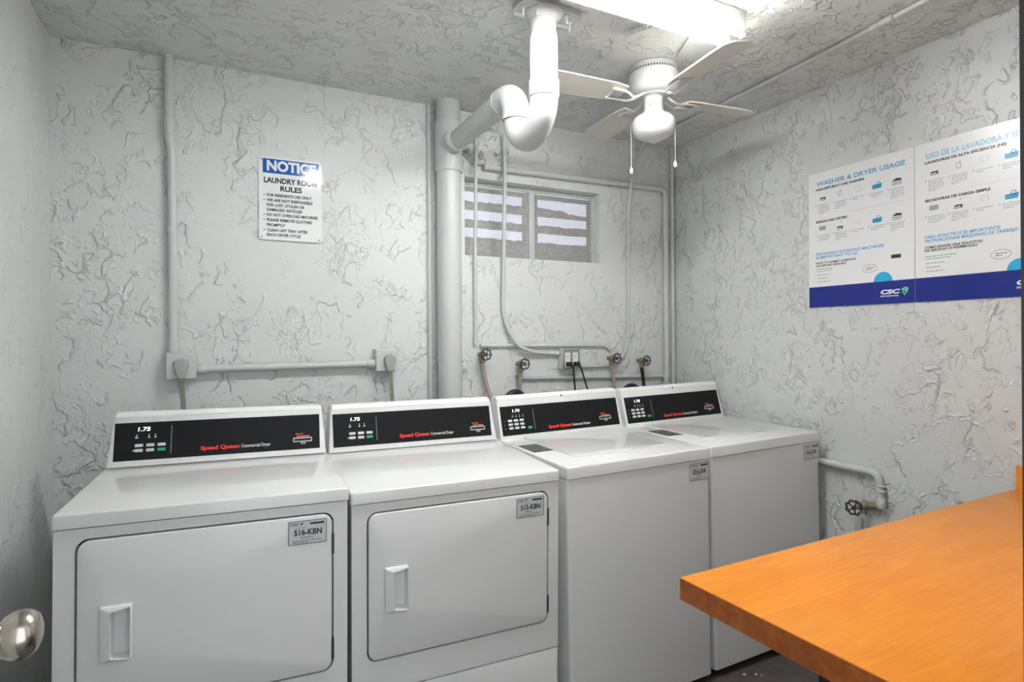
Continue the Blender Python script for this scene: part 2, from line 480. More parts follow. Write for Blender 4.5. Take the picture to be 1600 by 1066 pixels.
# ------------------------------------------------------------------ dryers and washers
S15, C15 = math.sin(R(15)), math.cos(R(15))
def face_mtx(d0, z0):
    """console face: local x along the machine, local y up the slope, local z out of the face"""
    return Matrix(((1, 0, 0, 0), (0, S15, -C15, d0), (0, C15, S15, z0), (0, 0, 0, 1)))

def front_mtx(): return Matrix(((1, 0, 0, 0), (0, 0, -1, 0), (0, 1, 0, 0), (0, 0, 0, 1)))

def asset_tag(parent, x0, x1, z0, z1, y, code):
    mt = Matrix.Translation((0, y, 0)) @ front_mtx()
    t = bm = BM(); add_prism(bm, rrect(x0, x1, z0, z1, 0.003, 3), 0.0006, mt)
    t = obj('asset_sticker', bm, 'tag', parent); t['label'] = 'silver sticker printed ' + code
    w, h = x1 - x0, z1 - z0
    bm = BM()
    add_flat_ring(bm, rrect(x0 + 0.0005, x1 - 0.0005, z0 + 0.0005, z1 - 0.0005, 0.003, 3), rrect(x0 + 0.002, x1 - 0.002, z0 + 0.002, z1 - 0.002, 0.002, 3), mt, 0.001)
    add_text(bm, 'CSC', x0 + w * 0.05, z1 - h * 0.2, x0 + w * 0.27, h * 0.11, mt, 0.02, 0.001, 0.2)
    add_flat(bm, [(x0 + w * 0.31, z1 - h * 0.12), (x0 + w * 0.35, z1 - h * 0.21), (x0 + w * 0.39, z1 - h * 0.08)], mt, 0.001)
    add_flat(bm, rect(x0 + w * 0.56, x0 + w * 0.93, z1 - h * 0.19, z1 - h * 0.11), mt, 0.001)
    add_text(bm, code, x0 + w * 0.15, z0 + h * 0.39, x0 + w * 0.87, h * 0.24, mt, 0.03, 0.001)
    add_greek(bm, x0 + w * 0.22, z1 - h * 0.31, w * 0.6, 1, mt, 0.003, 0.0012, rnd, 0.001)
    add_greek(bm, x0 + w * 0.32, z0 + h * 0.27, w * 0.4, 1, mt, 0.003, 0.0022, rnd, 0.001)
    add_greek(bm, x0 + w * 0.12, z0 + h * 0.15, w * 0.8, 2, mt, 0.005, 0.0016, rnd, 0.001)
    obj('sticker_print', bm, 'black', t)

def console(root, w, d0, z0, px0, px1, dryer, back, inset):
    mt = face_mtx(d0, z0)
    zt = 1.0895
    yt = d0 + (zt - z0) * math.tan(R(15))
    prof = [(d0, z0 - 0.006), (d0, z0), (yt, zt), (yt - 0.001, zt + 0.007), (yt + 0.003, zt + 0.0145), (yt + 0.011, zt + 0.0195), (yt + 0.025, zt + 0.021), (yt + 0.045, zt + 0.0195), (back - 0.004, zt + 0.012), (back, zt - 0.006), (back, z0 - 0.006)]
    bm = BM(); n = len(prof)
    def X(side, z):
        f = min(1, max(0, (z - z0) / 0.165)); e = 0.007 + inset * f
        return e if side == 0 else w - e
    # rounded ends: three sections per end
    secs = []
    for side, off in ((0, 0.0), (0, 0.006), (1, 0.006), (1, 0.0)):
        ring = []
        for i, (y, z) in enumerate(prof):
            sh = 0.0045 if off == 0 else 0.0
            cy, cz = (d0 + back) / 2, (z0 + zt) / 2
            yy = y + sh * (1 if y < cy else -1) * (1 if z > z0 else 0); zz = z - (sh if z > zt - 0.002 else 0)
            ring.append(bm.verts.new((X(side, z) + (off if side == 0 else -off), yy, zz)))
        secs.append(ring)
    for a, b in zip(secs, secs[1:]):
        for i in range(n): bm.faces.new((a[i], a[(i + 1) % n], b[(i + 1) % n], b[i]))
    bm.faces.new(secs[0][::-1]); bm.faces.new(secs[-1])
    con = obj('console', bm, 'plastic', root, 30)
    s0, s1 = (0.0125 if dryer else 0.0105) / C15, (0.131 if dryer else 0.132) / C15
    bm = BM(); add_prism(bm, rect(px0, px1, s0, s1), 0.0012, mt); obj('control_panel', bm, 'panel', con)
    q = Matrix.Translation(mt.to_3x3() @ Vector((0, 0, 0.0013))) @ mt
    sz = lambda z: (z - z0) / C15
    bm = BM(); add_flat(bm, rect(px0 + (0.160 if dryer else 0.157), px0 + (0.1618 if dryer else 0.159), sz(0.972 if dryer else 0.963), sz(1.062 if dryer else 1.046)), q); obj('divider_line', bm, 'grey_print', con)
    dx = px0 + (0.065 if dryer else 0.058)
    bm = BM(); add_text(bm, '1.75', dx, sz(1.0485 if dryer else 1.040), dx + 0.034, 0.0125 if dryer else 0.0115, q, 0.012, 0.0004, 0.12)
    obj('display_digits', bm, 'led', con)
    zi = 1.032 if dryer else 1.0245
    for k, xx in enumerate((0.062, 0.097, 0.115) if dryer else (0.056, 0.073, 0.089, 0.106)):
        x = px0 + xx; bm = BM()
        add_flat(bm, circle(x, sz(zi + 0.004), 0.0022, 10), q)
        add_flat(bm, [(x - 0.004, sz(zi - 0.006)), (x + 0.004, sz(zi - 0.006)), (x + 0.0012, sz(zi)), (x - 0.0012, sz(zi))] if k else rect(x - 0.004, x + 0.004, sz(zi - 0.006), sz(zi - 0.001)), q)
        obj('indicator_symbol', bm, 'grey_print' if not dryer else 'button', con)
    if dryer:
        cols = (0.058, 0.090, 0.122); rows = (0.9985, 0.983); bw, bh = 0.023, 0.0098
    else:
        cols = (0.031, 0.059, 0.087); rows = (1.000, 0.9845, 0.969); bw, bh = 0.0205, 0.0098
    for ri, zr in enumerate(rows):
        for ci, cx in enumerate(cols):
            green = dryer and ri == 1 and ci == 2
            bm = BM(); x = px0 + cx + (0.0012 * ri if not dryer else 0)
            add_prism(bm, rrect(x, x + bw, sz(zr), sz(zr) + bh, 0.002, 3), 0.0010, q, 0.0004, 1)
            n0 = len(bm.faces); q2 = Matrix.Translation(mt.to_3x3() @ Vector((0, 0, 0.0011))) @ q
            add_greek(bm, x + bw * 0.2, sz(zr) + bh * 0.36, bw * 0.62, 1, q2, 0.003, 0.0024, rnd, 0.0003)
            bm.faces.ensure_lookup_table()
            for f in bm.faces[n0:]: f.material_index = 1
            b = obj('button', bm, 'green' if green else 'button', con)
            b.data.materials.append(M['mint' if green else 'grey_print'])
            if green: b['label'] = 'green start button'
    if not dryer:
        x = px0 + 0.124
        bm = BM(); add_prism(bm, rrect(x, x + 0.021, sz(0.966), sz(0.966) + 0.0105, 0.002, 3), 0.001, q, 0.0004, 1)
        b = obj('button', bm, 'green', con); b['label'] = 'green start button'
        bm = BM()
        for zr in rows: add_greek(bm, px0 + 0.011, sz(zr) + 0.004, 0.017, 1, q, 0.003, 0.0018, rnd)
        obj('button_legend', bm, 'grey_print', con)
    else:
        bm = BM(); add_flat(bm, [(px0 + 0.050, sz(0.988)), (px0 + 0.057, sz(0.985)), (px0 + 0.057, sz(0.991))], q); obj('button_legend', bm, 'button', con)
    zb = 0.9765 if dryer else 0.9595
    a0 = px0 + (0.248 if dryer else 0.226); a1 = px0 + (0.368 if dryer else 0.342); a2 = px0 + (0.467 if dryer else 0.447)
    bm = BM(); add_text(bm, 'Speed Queen', a0, sz(zb), a1, 0.0125, q, 0.045); obj('brand_lettering', bm, 'red', con)
    bm = BM(); add_text(bm, 'Commercial Dryer' if dryer else 'Commercial Washer', a1 + 0.005, sz(zb), a2, 0.0112, q, 0.008); obj('model_lettering', bm, 'white', con)
    k0 = px0 + (0.541 if dryer else 0.500); k1 = k0 + 0.064; zk = 0.990 if dryer else 0.981
    bm = BM(); add_flat(bm, rrect(k0 + 0.004, k1 - 0.004, sz(zk - 0.0035), sz(zk + 0.0035), 0.001, 2), q, 0.0007); obj('card_slot', bm, 'slot', con)
    bm = BM()
    add_flat_ring(bm, rrect(k0, k1, sz(zk - 0.0075), sz(zk + 0.0075), 0.0028, 3), rrect(k0 + 0.0025, k1 - 0.0025, sz(zk - 0.0045), sz(zk + 0.0045), 0.0015, 3), q)
    add_flat_ring(bm, rrect(k0 + 0.026, k0 + 0.042, sz(zk - 0.015), sz(zk - 0.009), 0.001, 2), rrect(k0 + 0.028, k0 + 0.040, sz(zk - 0.0135), sz(zk - 0.0105), 0.0005, 2), q)
    obj('slot_frame', bm, 'button', con)
    bm = BM(); add_greek(bm, k0 + 0.008, sz(zk + 0.0185), 0.052, 1, q, 0.006, 0.0034, rnd); add_flat(bm, rect(k0 + 0.012, k0 + 0.056, sz(zk + 0.010), sz(zk + 0.014)), q)
    obj('slot_lettering', bm, 'orange', con)
    if not dryer:
        bm = BM(); add_lathe(bm, [(0.0042, 0), (0.0042, 0.0006), (0.002, 0.0012), (0, 0.0012)], 14, axis((0.331, yt - 0.0012, zt + 0.006), (0, -C15, S15))); obj('screw', bm, 'slot', con)
    return con

def feet(root, w, depth, zc):
    """levelling feet that reach the floor at each corner of the machine"""
    mw = root.matrix_basis
    for x in (0.05, w - 0.05):
        for y in (0.07, depth - 0.07):
            base = (mw @ Vector((x, y, 0))).z
            bm = BM(); add_lathe(bm, [(0.020, -base), (0.020, -base + 0.006), (0.007, -base + 0.009), (0.007, zc + 0.004)], 14, Matrix.Translation((x, y, 0)))
            obj('foot', bm, 'rubber', root)

def top_panel(root, w, zl, ztf, ztb, depth, d0):
    """enamel top: rolled front lip, rounded sides, rising slightly to the back"""
    bm = BM()
    vs = [(-0.001, -0.004), (w + 0.001, -0.004), (w + 0.001, depth), (-0.001, depth)]
    lo = [bm.verts.new((x, y, zl)) for x, y in vs]
    hi = [bm.verts.new((x, y, ztf if y < 0.1 else ztb)) for x, y in vs]
    bm.faces.new(lo[::-1]); tf = bm.faces.new(hi)
    side = []
    for i in range(4): bm.faces.new((lo[i], lo[(i + 1) % 4], hi[(i + 1) % 4], hi[i]))
    ed = [e for e in bm.edges if (e.verts[0] in hi and e.verts[1] in hi) or (e.verts[0].co.xy - e.verts[1].co.xy).length < 1e-6]
    bmesh.ops.bevel(bm, geom=ed, offset=0.0065, segments=4, profile=0.5, affect='EDGES')
    return obj('top_panel', bm, 'enamel_top', root)

def machine(name, label, cat, group, loc, th, ro, pi):
    return thing(name, label, cat, loc, group, (R(pi), R(-ro), R(th)))

def place(root): bpy.context.view_layer.update()

def handle(parent):
    """scooped plastic door pull: raised slab on the left, open recess to its right"""
    x0, x1, z0, z1 = 0.0955, 0.1655, 0.560, 0.694
    bm = BM(); mt = Matrix.Translation((0, -0.0045, 0)) @ front_mtx()
    # profile of the outside: raised frame, bulging right edge
    def frame(e, bul):
        pts = []
        n = 6
        for cx, cz, a0 in ((x1 - e - 0.006, z1 - e - 0.006, 0), (x0 + e + 0.003, z1 - e - 0.003, 90), (x0 + e + 0.003, z0 + e + 0.003, 180), (x1 - e - 0.006, z0 + e + 0.006, 270)):
            r = 0.006 if cx > (x0 + x1) / 2 else 0.003
            for i in range(n + 1):
                a = R(a0 + 90 * i / n); pts.append([cx + r * math.cos(a), cz + r * math.sin(a)])
        return pts
    outer = frame(0, 0)
    hx0 = 0.1205
    def hole(g, d):
        pts = []
        n = 6
        for cx, cz, a0 in ((x1 - g - 0.005, z1 - g - 0.007, 0), (hx0 + d + 0.004, z1 - g - 0.013, 90), (hx0 + d + 0.004, z0 + g + 0.010, 180), (x1 - g - 0.005, z0 + g + 0.006, 270)):
            for i in range(n + 1):
                a = R(a0 + 90 * i / n); pts.append([cx + 0.004 * math.cos(a), cz + 0.004 * math.sin(a)])
        return pts
    def lift(x, top):   # proud on the left part, thinner toward the right rim
        return top
    loops = []
    def ring(pts, hfun):
        return [bm.verts.new(mt @ Vector((x, z, hfun(x, z)))) for x, z in pts]
    mid = (z0 + z1) / 2
    loops.append(ring(outer, lambda x, z: 0.0006))
    loops.append(ring(frame(0.0006, 0), lambda x, z: 0.006 if x < x0 + 0.01 else 0.015))
    loops.append(ring(frame(0.0024, 0), lambda x, z: 0.008 if x < x0 + 0.012 else 0.0175))
    loops.append(ring(hole(0.0030, 0.0), lambda x, z: 0.0172))
    loops.append(ring(hole(0.0040, 0.0010), lambda x, z: 0.0155))
    loops.append(ring(hole(0.0060, 0.003), lambda x, z: -0.0165))
    for a, b in zip(loops, loops[1:]):
        n = len(a)
        for i in range(n): bm.faces.new((a[i], a[(i + 1) % n], b[(i + 1) % n], b[i]))
    bm.faces.new(loops[-1])
    return obj('door_handle', bm, 'plastic', parent, 50)

def dryer(label, loc, th, ro, pi, code):
    w, depth = 0.683, 0.66
    root = machine('clothes_dryer', label, 'dryer', 'dryers in the row', loc, th, ro, pi)
    place(root)
    mt = front_mtx()
    zb, zs = 0.045, 0.3265
    bm = BM()
    add_box(bm, 0.003, w - 0.003, 0.020, depth - 0.02, zb, 0.884)
    outer = rrect(0.002, w - 0.002, zs + 0.002, 0.8862, 0.0035, 6)
    inner = rrect(0.0445, 0.6435, 0.4185, 0.8605, 0.030, 6)
    add_ring(bm, outer, inner, 0.022, Matrix.Translation((0, 0.022, 0)) @ mt)
    obj('cabinet', bm, 'enamel', root)
    bm = BM(); add_prism(bm, rrect(0.046, 0.642, 0.420, 0.859, 0.029), 0.004, Matrix.Translation((0, 0.0198, 0)) @ mt); obj('door_gasket', bm, 'gap', root)
    bm = BM(); add_prism(bm, rrect(0.002, w - 0.002, zb, zs - 0.0025, 0.003, 3), 0.020, Matrix.Translation((0, 0.020, 0)) @ mt, 0.003, 2); obj('kick_panel', bm, 'enamel', root)
    bm = BM(); dm = Matrix.Translation((0, 0.0158, 0)) @ mt
    def rr(e): return rrect(0.0495 + e, 0.6385 - e, 0.4235 + e, 0.8555 - e, 0.026 - e)
    hole = rrect(0.119, 0.163, 0.563, 0.691, 0.004)
    loops = [[bm.verts.new(dm @ Vector((x, y, z))) for x, y in pts] for pts, z in ((hole, 0.0), (rr(0), 0.0), (rr(0), 0.0150), (rr(0.0006), 0.0170), (rr(0.002), 0.0184), (rr(0.004), 0.019), (hole, 0.019), (hole, 0.0))]
    for A, B in zip(loops, loops[1:]):
        for i in range(len(A)): bm.faces.new((A[i], A[(i + 1) % len(A)], B[(i + 1) % len(A)], B[i]))
    bmesh.ops.remove_doubles(bm, verts=bm.verts, dist=1e-6)
    door = obj('door', bm, 'enamel', root)
    handle(door)
    for z in (0.743, 0.452):
        bm = BM(); add_tube(bm, [(0.6415, -0.001, z), (0.6415, -0.001, z + 0.056)], 0.0032, 10); add_box(bm, 0.637, 0.6425, -0.003, 0.012, z + 0.002, z + 0.054)
        obj('hinge', bm, 'hinge', door)
    asset_tag(door, 0.5235, 0.6245, 0.7805, 0.8455, -0.0033, code)
    top_panel(root, w, 0.8892, 0.9245, 0.9395, depth, 0.513)
    console(root, w, 0.513, 0.945, 0.0235, 0.6555, True, 0.635, 0.013)
    feet(root, w, depth, zb)
    return root

def washer(label, loc, th, ro, pi, code):
    w, depth = 0.650, 0.68
    root = machine('washing_machine', label, 'washing machine', 'washers in the row', loc, th, ro, pi)
    place(root)
    mt = front_mtx()
    zb = 0.036
    bm = BM()
    vs = add_box(bm, 0.0, w, 0.0, depth - 0.02, zb, 0.8785)
    ed = [e for e in bm.edges if abs(e.verts[0].co.z - e.verts[1].co.z) > 0.5 and e.verts[0].co.y < 0.01]
    bmesh.ops.bevel(bm, geom=ed, offset=0.014, segments=5, profile=0.5, affect='EDGES')
    obj('cabinet', bm, 'enamel', root)
    bm = BM(); add_box(bm, 0.012, w - 0.012, 0.02, depth - 0.03, zb - 0.022, zb); obj('base_skirt', bm, 'slot', root)
    top_panel(root, w, 0.8815, 0.9235, 0.932, depth, 0.537)
    # lid, very slightly proud of the top with its finger notch at the front right
    zf = lambda y: 0.9235 + (0.932 - 0.9235) * (y + 0.004) / (depth + 0.004)
    tilt = math.atan((0.932 - 0.9235) / (depth + 0.004))
    lm = Matrix.Translation((0, 0, zf(0) + 0.0002)) @ Matrix.Rotation(tilt, 4, 'X')
    pts = []
    x0, x1, y0, y1, r = 0.104, 0.546, 0.110, 0.525, 0.03
    for cx, cy, a0 in ((x1 - 0.004, y1 - 0.004, 0), (x0 + 0.004, y1 - 0.004, 90), (x0 + r, y0 + r, 180), (x1 - r, y0 + r, 270)):
        rr = 0.004 if cy > 0.3 else r
        for i in range(7):
            a = R(a0 + 90 * i / 6); pts.append((cx + rr * math.cos(a), cy + rr * math.sin(a)))
        if a0 == 180: pts += [(0.37, y0), (0.378, y0 + 0.012), (0.452, y0 + 0.012), (0.46, y0)]
    bm = BM(); add_prism(bm, pts, 0.0042, lm, 0.002, 2); obj('lid', bm, 'enamel_top', root)
    # black warning sticker left of the lid
    bm = BM(); sm = Matrix.Translation((0, 0, 0.0003)) @ lm
    add_prism(bm, rrect(0.014, 0.097, 0.256, 0.394, 0.002, 2), 0.0005, sm)
    st = obj('warning_sticker', bm, 'slot', root); st['label'] = 'black sticker with pale print'
    bm = BM(); r2 = random.Random(3)
    for i in range(4):
        for j in range(6):
            x = 0.018 + i * 0.0195; y = 0.262 + j * 0.0215
            add_flat_ring(bm, rrect(x, x + 0.016, y, y + 0.0175, 0.001, 2), rrect(x + 0.0016, x + 0.0144, y + 0.0016, y + 0.0155 - r2.uniform(0, 0.005), 0.0008, 2), sm, 0.0009)
    obj('sticker_print', bm, 'grey_print', st)
    asset_tag(root, 0.5465, 0.6465, 0.8025, 0.869, -0.0002, code)
    console(root, w, 0.537, 0.934, 0.0185, 0.6275, False, 0.650, 0.004)
    feet(root, w, depth, zb)
    return root

dryer('white front-loading dryer at the left end of the row, tag 516-KBN', (-0.358, 1.720, 0.017), -3.2277, -0.523, -0.787, '516-KBN')
dryer('white front-loading dryer second from the left, tag 515-KBN', (0.342, 1.723, -0.011), -1.9808, -0.135, 0.886, '515-KBN')
washer('white top-loading washer next to the dryers, tag 255-JXK', (1.078, 1.697, -0.010), -0.3654, 0.905, 0.238, '255-JXK')
washer('white top-loading washer at the right end, tag 256-JXK', (1.756, 1.703, -0.003), 0.0903, 1.049, -0.152, '256-JXK')

# ------------------------------------------------------------------ folding table
tb = thing('folding_table', 'orange butcher block folding table against the right wall', 'table', (0.9036, 0.9796, 0.0), None, (0, 0, R(1.0)))
TL, TD, TH, TK = 1.5535, 0.66, 0.829, 0.0487
tn = math.tan(R(1.0))
def scribed(x0, y0, y1, z0, z1, x1=None):
    bm = BM(); e = lambda y: TL - 0.004 + y * tn
    add_prism(bm, [(x0 if x1 is None else e(y0) - x1, y0), (e(y0), y0), (e(y1), y1), (x0 if x1 is None else e(y1) - x1, y1)], z1 - z0, Matrix.Translation((0, 0, z0)), 0.002, 2)
    return bm
top = obj('tabletop', scribed(0.0006, -TD, 0, TH - TK, TH), 'wood', tb)
bm = BM(); add_box(bm, -0.0006, 0.0006, -TD + 0.002, -0.002, TH - TK + 0.001, TH - 0.002); obj('end_face', bm, 'wood_end', top)
obj('backsplash', scribed(0, -TD, -0.004, TH, TH + 0.081, 0.03), 'wood', tb)
for x, y in ((0.10, -0.29), (TL - 0.12, -0.10), (TL - 0.16, -TD + 0.07)):
    bm = BM(); add_box(bm, x, x + 0.07, y - 0.035, y + 0.035, 0, TH - TK, 0.003, 1); obj('leg', bm, 'legblack', tb)

# ------------------------------------------------------------------ notice sign
sg = thing('notice_sign', 'white laundry rules sign with blue notice heading on back wall', 'sign', (0.165, D, 2.134), None, (R(-0.45), 0, R(-0.6)))
SW, SH = 0.256, 0.354
smt = Matrix.Translation((0, -0.0025, 0)) @ Matrix(((1, 0, 0, 0), (0, 0, -1, 0), (0, 1, 0, 0), (0, 0, 0, 1)))
bm = BM(); add_prism(bm, rrect(0, SW, -SH, 0, 0.010), 0.0022, smt, 0.0005, 1); obj('sign_plate', bm, 'sign', sg)
s2 = Matrix.Translation((0, -0.0022, 0)) @ smt
bm = BM(); add_flat(bm, rect(0.017, SW - 0.010, -0.069, -0.008), s2, 0.0003); obj('heading_band', bm, 'blue', sg)
bm = BM(); add_text(bm, 'NOTICE', 0.033, -0.0565, 0.233, 0.041, s2, 0.045, 0.0006); obj('heading_lettering', bm, 'sign', sg)
bm = BM()
add_text(bm, 'LAUNDRY ROOM', 0.021, -0.110, 0.236, 0.0225, s2, 0.035); add_text(bm, 'RULES', 0.086, -0.1425, 0.174, 0.0215, s2, 0.035)
for body, y, x1, bullet in (('FOR RESIDENTS USE ONLY', 0.1685, 0.214, 1), ('WE ARE NOT RESPONSIBLE', 0.190, 0.218, 1), ('FOR LOST, STOLEN OR', 0.211, 0.184, 0), ('DAMAGED ARTICLES', 0.231, 0.174, 0),
                            ('DO NOT OVERLOAD MACHINES', 0.2525, 0.239, 1), ('PLEASE REMOVE CLOTHES', 0.2745, 0.214, 1), ('PROMPTLY', 0.296, 0.105, 0), ('CLEAN LINT TRAY AFTER', 0.318, 0.196, 1), ('EACH DRYER CYCLE', 0.338, 0.167, 0)):
    add_text(bm, body, 0.032, -y, x1, 0.0118, s2, 0.034)
    if bullet: add_flat(bm, circle(0.0215, -y + 0.006, 0.0026, 10), s2)
obj('rules_lettering', bm, 'sign_ink', sg)
for x, z in ((0.011, -0.011), (SW - 0.011, -0.011), (0.011, -SH + 0.011), (SW - 0.011, -SH + 0.011)):
    bm = BM(); add_lathe(bm, [(0.0042, 0), (0.0040, 0.0012), (0.0022, 0.002), (0, 0.002)], 12, axis((x, -0.0047, z), (0, -1, 0))); obj('screw', bm, 'steel', sg)

# ------------------------------------------------------------------ posters on the right wall
def multi(name, parts, parent):
    """several printed shapes in one mesh, one material each"""
    mats = []; vs = []; fs = []; ix = []
    for bm, m in parts:
        if m not in mats: mats.append(m)
        bmesh.ops.recalc_face_normals(bm, faces=bm.faces) if m == parts[0][1] else None
        bm.verts.index_update(); o = len(vs)
        vs += [tuple(v.co) for v in bm.verts]
        for f in bm.faces: fs.append([o + v.index for v in f.verts]); ix.append(mats.index(m))
        bm.free()
    me = bpy.data.meshes.new(name); me.from_pydata(vs, [], fs)
    for m in mats: me.materials.append(M[m])
    me.polygons.foreach_set('material_index', ix); me.update()
    o = bpy.data.objects.new(name, me); C.objects.link(o); o.parent = parent
    return o

def poster(y0, label, L_):
    """local a runs from the far edge toward the door, b downward"""
    w, h = 0.4585, 0.613
    ro = thing('usage_poster', label, 'poster', (XR, y0, 2.0965), 'laundry usage posters')
    mt = Matrix(((0, 0, -1, -0.002), (-1, 0, 0, 0), (0, 1, 0, 0), (0, 0, 0, 1)))
    bm = BM(); add_prism(bm, rrect(0, w, -h, 0, 0.006, 4), 0.0018, mt); sheet = [(bm, 'poster')]
    p = Matrix.Translation((-0.0018, 0, 0)) @ mt
    bm = BM(); add_flat(bm, rect(0.0, w, -h + 0.0005, -0.519), p, 0.0002); obj('navy_band', bm, 'navy', ro)
    bm = BM()
    add_text(bm, L_['title'], 0.041, -0.0615, L_['title_x'], 0.0195, p, 0.03)
    obj('title_lettering', bm, 'sky' if L_['en'] else 'sky2', ro)
    bm = BM()
    for body, b, x1 in L_['h3']: add_text(bm, body, 0.036, -b, x1, 0.0115, p, 0.03, 0.0004, 0.1)
    obj('lower_heading_lettering', bm, 'sky', ro)
    bm = BM()
    add_text(bm, L_['sub1'][0], 0.038, -0.082, L_['sub1'][1], 0.0095, p, 0.045); add_text(bm, L_['sub2'][0], 0.037, -0.2285, L_['sub2'][1], 0.0095, p, 0.045)
    for body, b, x1 in L_['h4']: add_text(bm, body, 0.035, -b, x1, 0.0085, p, 0.03)
    sheet.append((bm, 'ink'))
    r3 = random.Random(11)
    bm = BM()
    for (bt, rows) in ((0.149, (6, 5, 2, 3, 6)), (0.287, (4, 5, 2, 3, 5))):
        for k, n in enumerate(rows):
            a = 0.040 + 0.0795 * k
            add_flat_ring(bm, circle(a, -bt + 0.001, 0.0036, 12), circle(a, -bt + 0.001, 0.0024, 12), p)
            add_greek(bm, a + 0.009, -bt, 0.058, n, p, 0.0075, 0.0024, r3)
    for k in range(3): add_greek(bm, 0.040, -0.467 - 0.0155 * k, (0.085, 0.08, 0.098)[k], 1, p, 0.005, 0.0034, r3)
    add_flat(bm, rect(0.19, 0.42, -0.2025, -0.2018), p)
    sheet.append((bm, 'fine'))
    bm = BM(); add_greek(bm, 0.036, -0.4405, 0.13 if L_['en'] else 0.17, 1, p, 0.0095, 0.003, r3); add_greek(bm, 0.036, -0.4495, 0.10 if L_['en'] else 0.15, 1, p, 0.0095, 0.003, r3)
    sheet.append((bm, 'leaf'))
    # little pictures: steps of washing and drying
    bm = BM()
    for b in (0.120, 0.261):
        for a in (0.314,):
            add_flat(bm, [(a - 0.019, -b - 0.011), (a + 0.017, -b - 0.011), (a + 0.020, -b + 0.008), (a - 0.020, -b + 0.006)], p)
            add_flat_ring(bm, circle(a + 0.005, -b + 0.010, 0.008, 14), circle(a + 0.005, -b + 0.010, 0.0055, 14), p)
    sheet.append((bm, 'basket'))
    bm = BM()
    for a, b in ((0.070, 0.119), (0.150, 0.263)):
        add_flat(bm, [(a - 0.014, -b - 0.004), (a + 0.004, -b - 0.002), (a + 0.006, -b + 0.004), (a - 0.010, -b + 0.003)], p)
        add_flat(bm, circle(a + 0.010, -b - 0.001, 0.005, 12), p); add_flat(bm, rect(a - 0.014, a + 0.016, -b - 0.0095, -b - 0.007), p)
    for b in (0.112, 0.25):
        a = 0.157; add_flat(bm, [(a - 0.003, -b + 0.012), (a + 0.003, -b + 0.012), (a, -b + 0.008)], p)
    for b in (0.120, 0.261):
        a = 0.394; add_flat(bm, [(a - 0.020, -b + 0.004), (a + 0.018, -b + 0.002), (a + 0.016, -b + 0.010), (a - 0.004, -b + 0.013)], p)
    sheet.append((bm, 'ink'))
    bm = BM()
    for b in (0.120, 0.261):
        a = 0.394; add_flat_ring(bm, rrect(a - 0.019, a + 0.017, -b - 0.014, -b + 0.003, 0.002, 3), rrect(a - 0.016, a + 0.014, -b - 0.011, -b, 0.001, 3), p); add_flat(bm, rect(a - 0.013, a + 0.011, -b - 0.008, -b - 0.003), p)
        a = 0.234
        for t in range(0, 360, 36): add_flat(bm, circle(a + 0.013 * math.cos(R(t)), -b + 0.008 + 0.010 * math.sin(R(t)), 0.0016, 6), p)
    a, b = 0.152, 0.113
    add_flat_ring(bm, rrect(a - 0.008, a + 0.008, -b - 0.012, -b + 0.008, 0.002, 3), rrect(a - 0.006, a + 0.006, -b - 0.010, -b + 0.006, 0.001, 3), p)
    a, b = 0.068, 0.253; add_flat(bm, rrect(a - 0.016, a + 0.016, -b - 0.010, -b + 0.008, 0.003, 3), p)
    sheet.append((bm, 'fine'))
    bm = BM()
    add_flat_ring(bm, circle(0.281, -0.460, 0.031, 32, 0.017), circle(0.281, -0.460, 0.0298, 32, 0.0158), p); add_greek(bm, 0.265, -0.458, 0.034, 2, p, 0.007, 0.0026, r3)
    add_flat(bm, rect(0.369, 0.407, -0.429, -0.414), p) if L_['en'] else None
    sheet.append((bm, 'ink'))
    bm = BM(); add_flat(bm, circle(0.336, -0.5189, 0.038, 20, 0.039, 0, 180), p, 0.0004); sheet.append((bm, 'cyan'))
    bm = BM(); add_text(bm, 'CSC', 0.324, -0.5715, 0.399, 0.0165, p, 0.045, 0.0006, 0.22); add_text(bm, 'SERVICEWORKS', 0.325, -0.5835, 0.397, 0.0062, p, 0.02, 0.0006)
    obj('logo_lettering', bm, 'white', ro)
    lg = BM()
    add_flat(lg, [(0.405, -0.556), (0.424, -0.547), (0.428, -0.549), (0.418, -0.565)], p, 0.0006); add_flat(lg, [(0.429, -0.549), (0.436, -0.553), (0.428, -0.575), (0.421, -0.566)], p, 0.0006)
    add_flat(lg, [(0.408, -0.562), (0.416, -0.567), (0.425, -0.577), (0.420, -0.582)], p, 0.0006)
    obj('logo_mark', lg, 'mint', ro)
    multi('poster_sheet', sheet, ro)

poster(1.795, 'English washer and dryer usage poster, the one farther from the door', dict(en=True, title='WASHER & DRYER USAGE', title_x=0.425,
       sub1=('HIGH-EFFICIENCY (HE) WASHERS', 0.260), sub2=('SINGLE-LOAD DRYERS', 0.184),
       h3=(('PROVIDING WORKING MACHINES', 0.3765, 0.341), ('IS IMPORTANT TO US', 0.392, 0.228)), h4=(('HOW TO SUBMIT A SERVICE', 0.4155, 0.221), ('OR REFUND REQUEST', 0.428, 0.181))))
poster(1.3345, 'Spanish washer usage poster cut by the right edge of the photo', dict(en=False, title='USO DE LA LAVADORA Y SECADORA', title_x=0.437,
       sub1=('LAVADORAS DE ALTA EFICIENCIA (HE)', 0.300), sub2=('SECADORAS DE CARGA SIMPLE', 0.252),
       h3=(('PARA NOSOTROS ES IMPORTANTE', 0.370, 0.279), ('PROPORCIONAR MÁQUINAS DE TRABAJO', 0.385, 0.331)), h4=(('CÓMO ENVIAR UNA SOLICITUD', 0.4085, 0.227), ('DE SERVICIO O REEMBOLSO', 0.420, 0.211))))

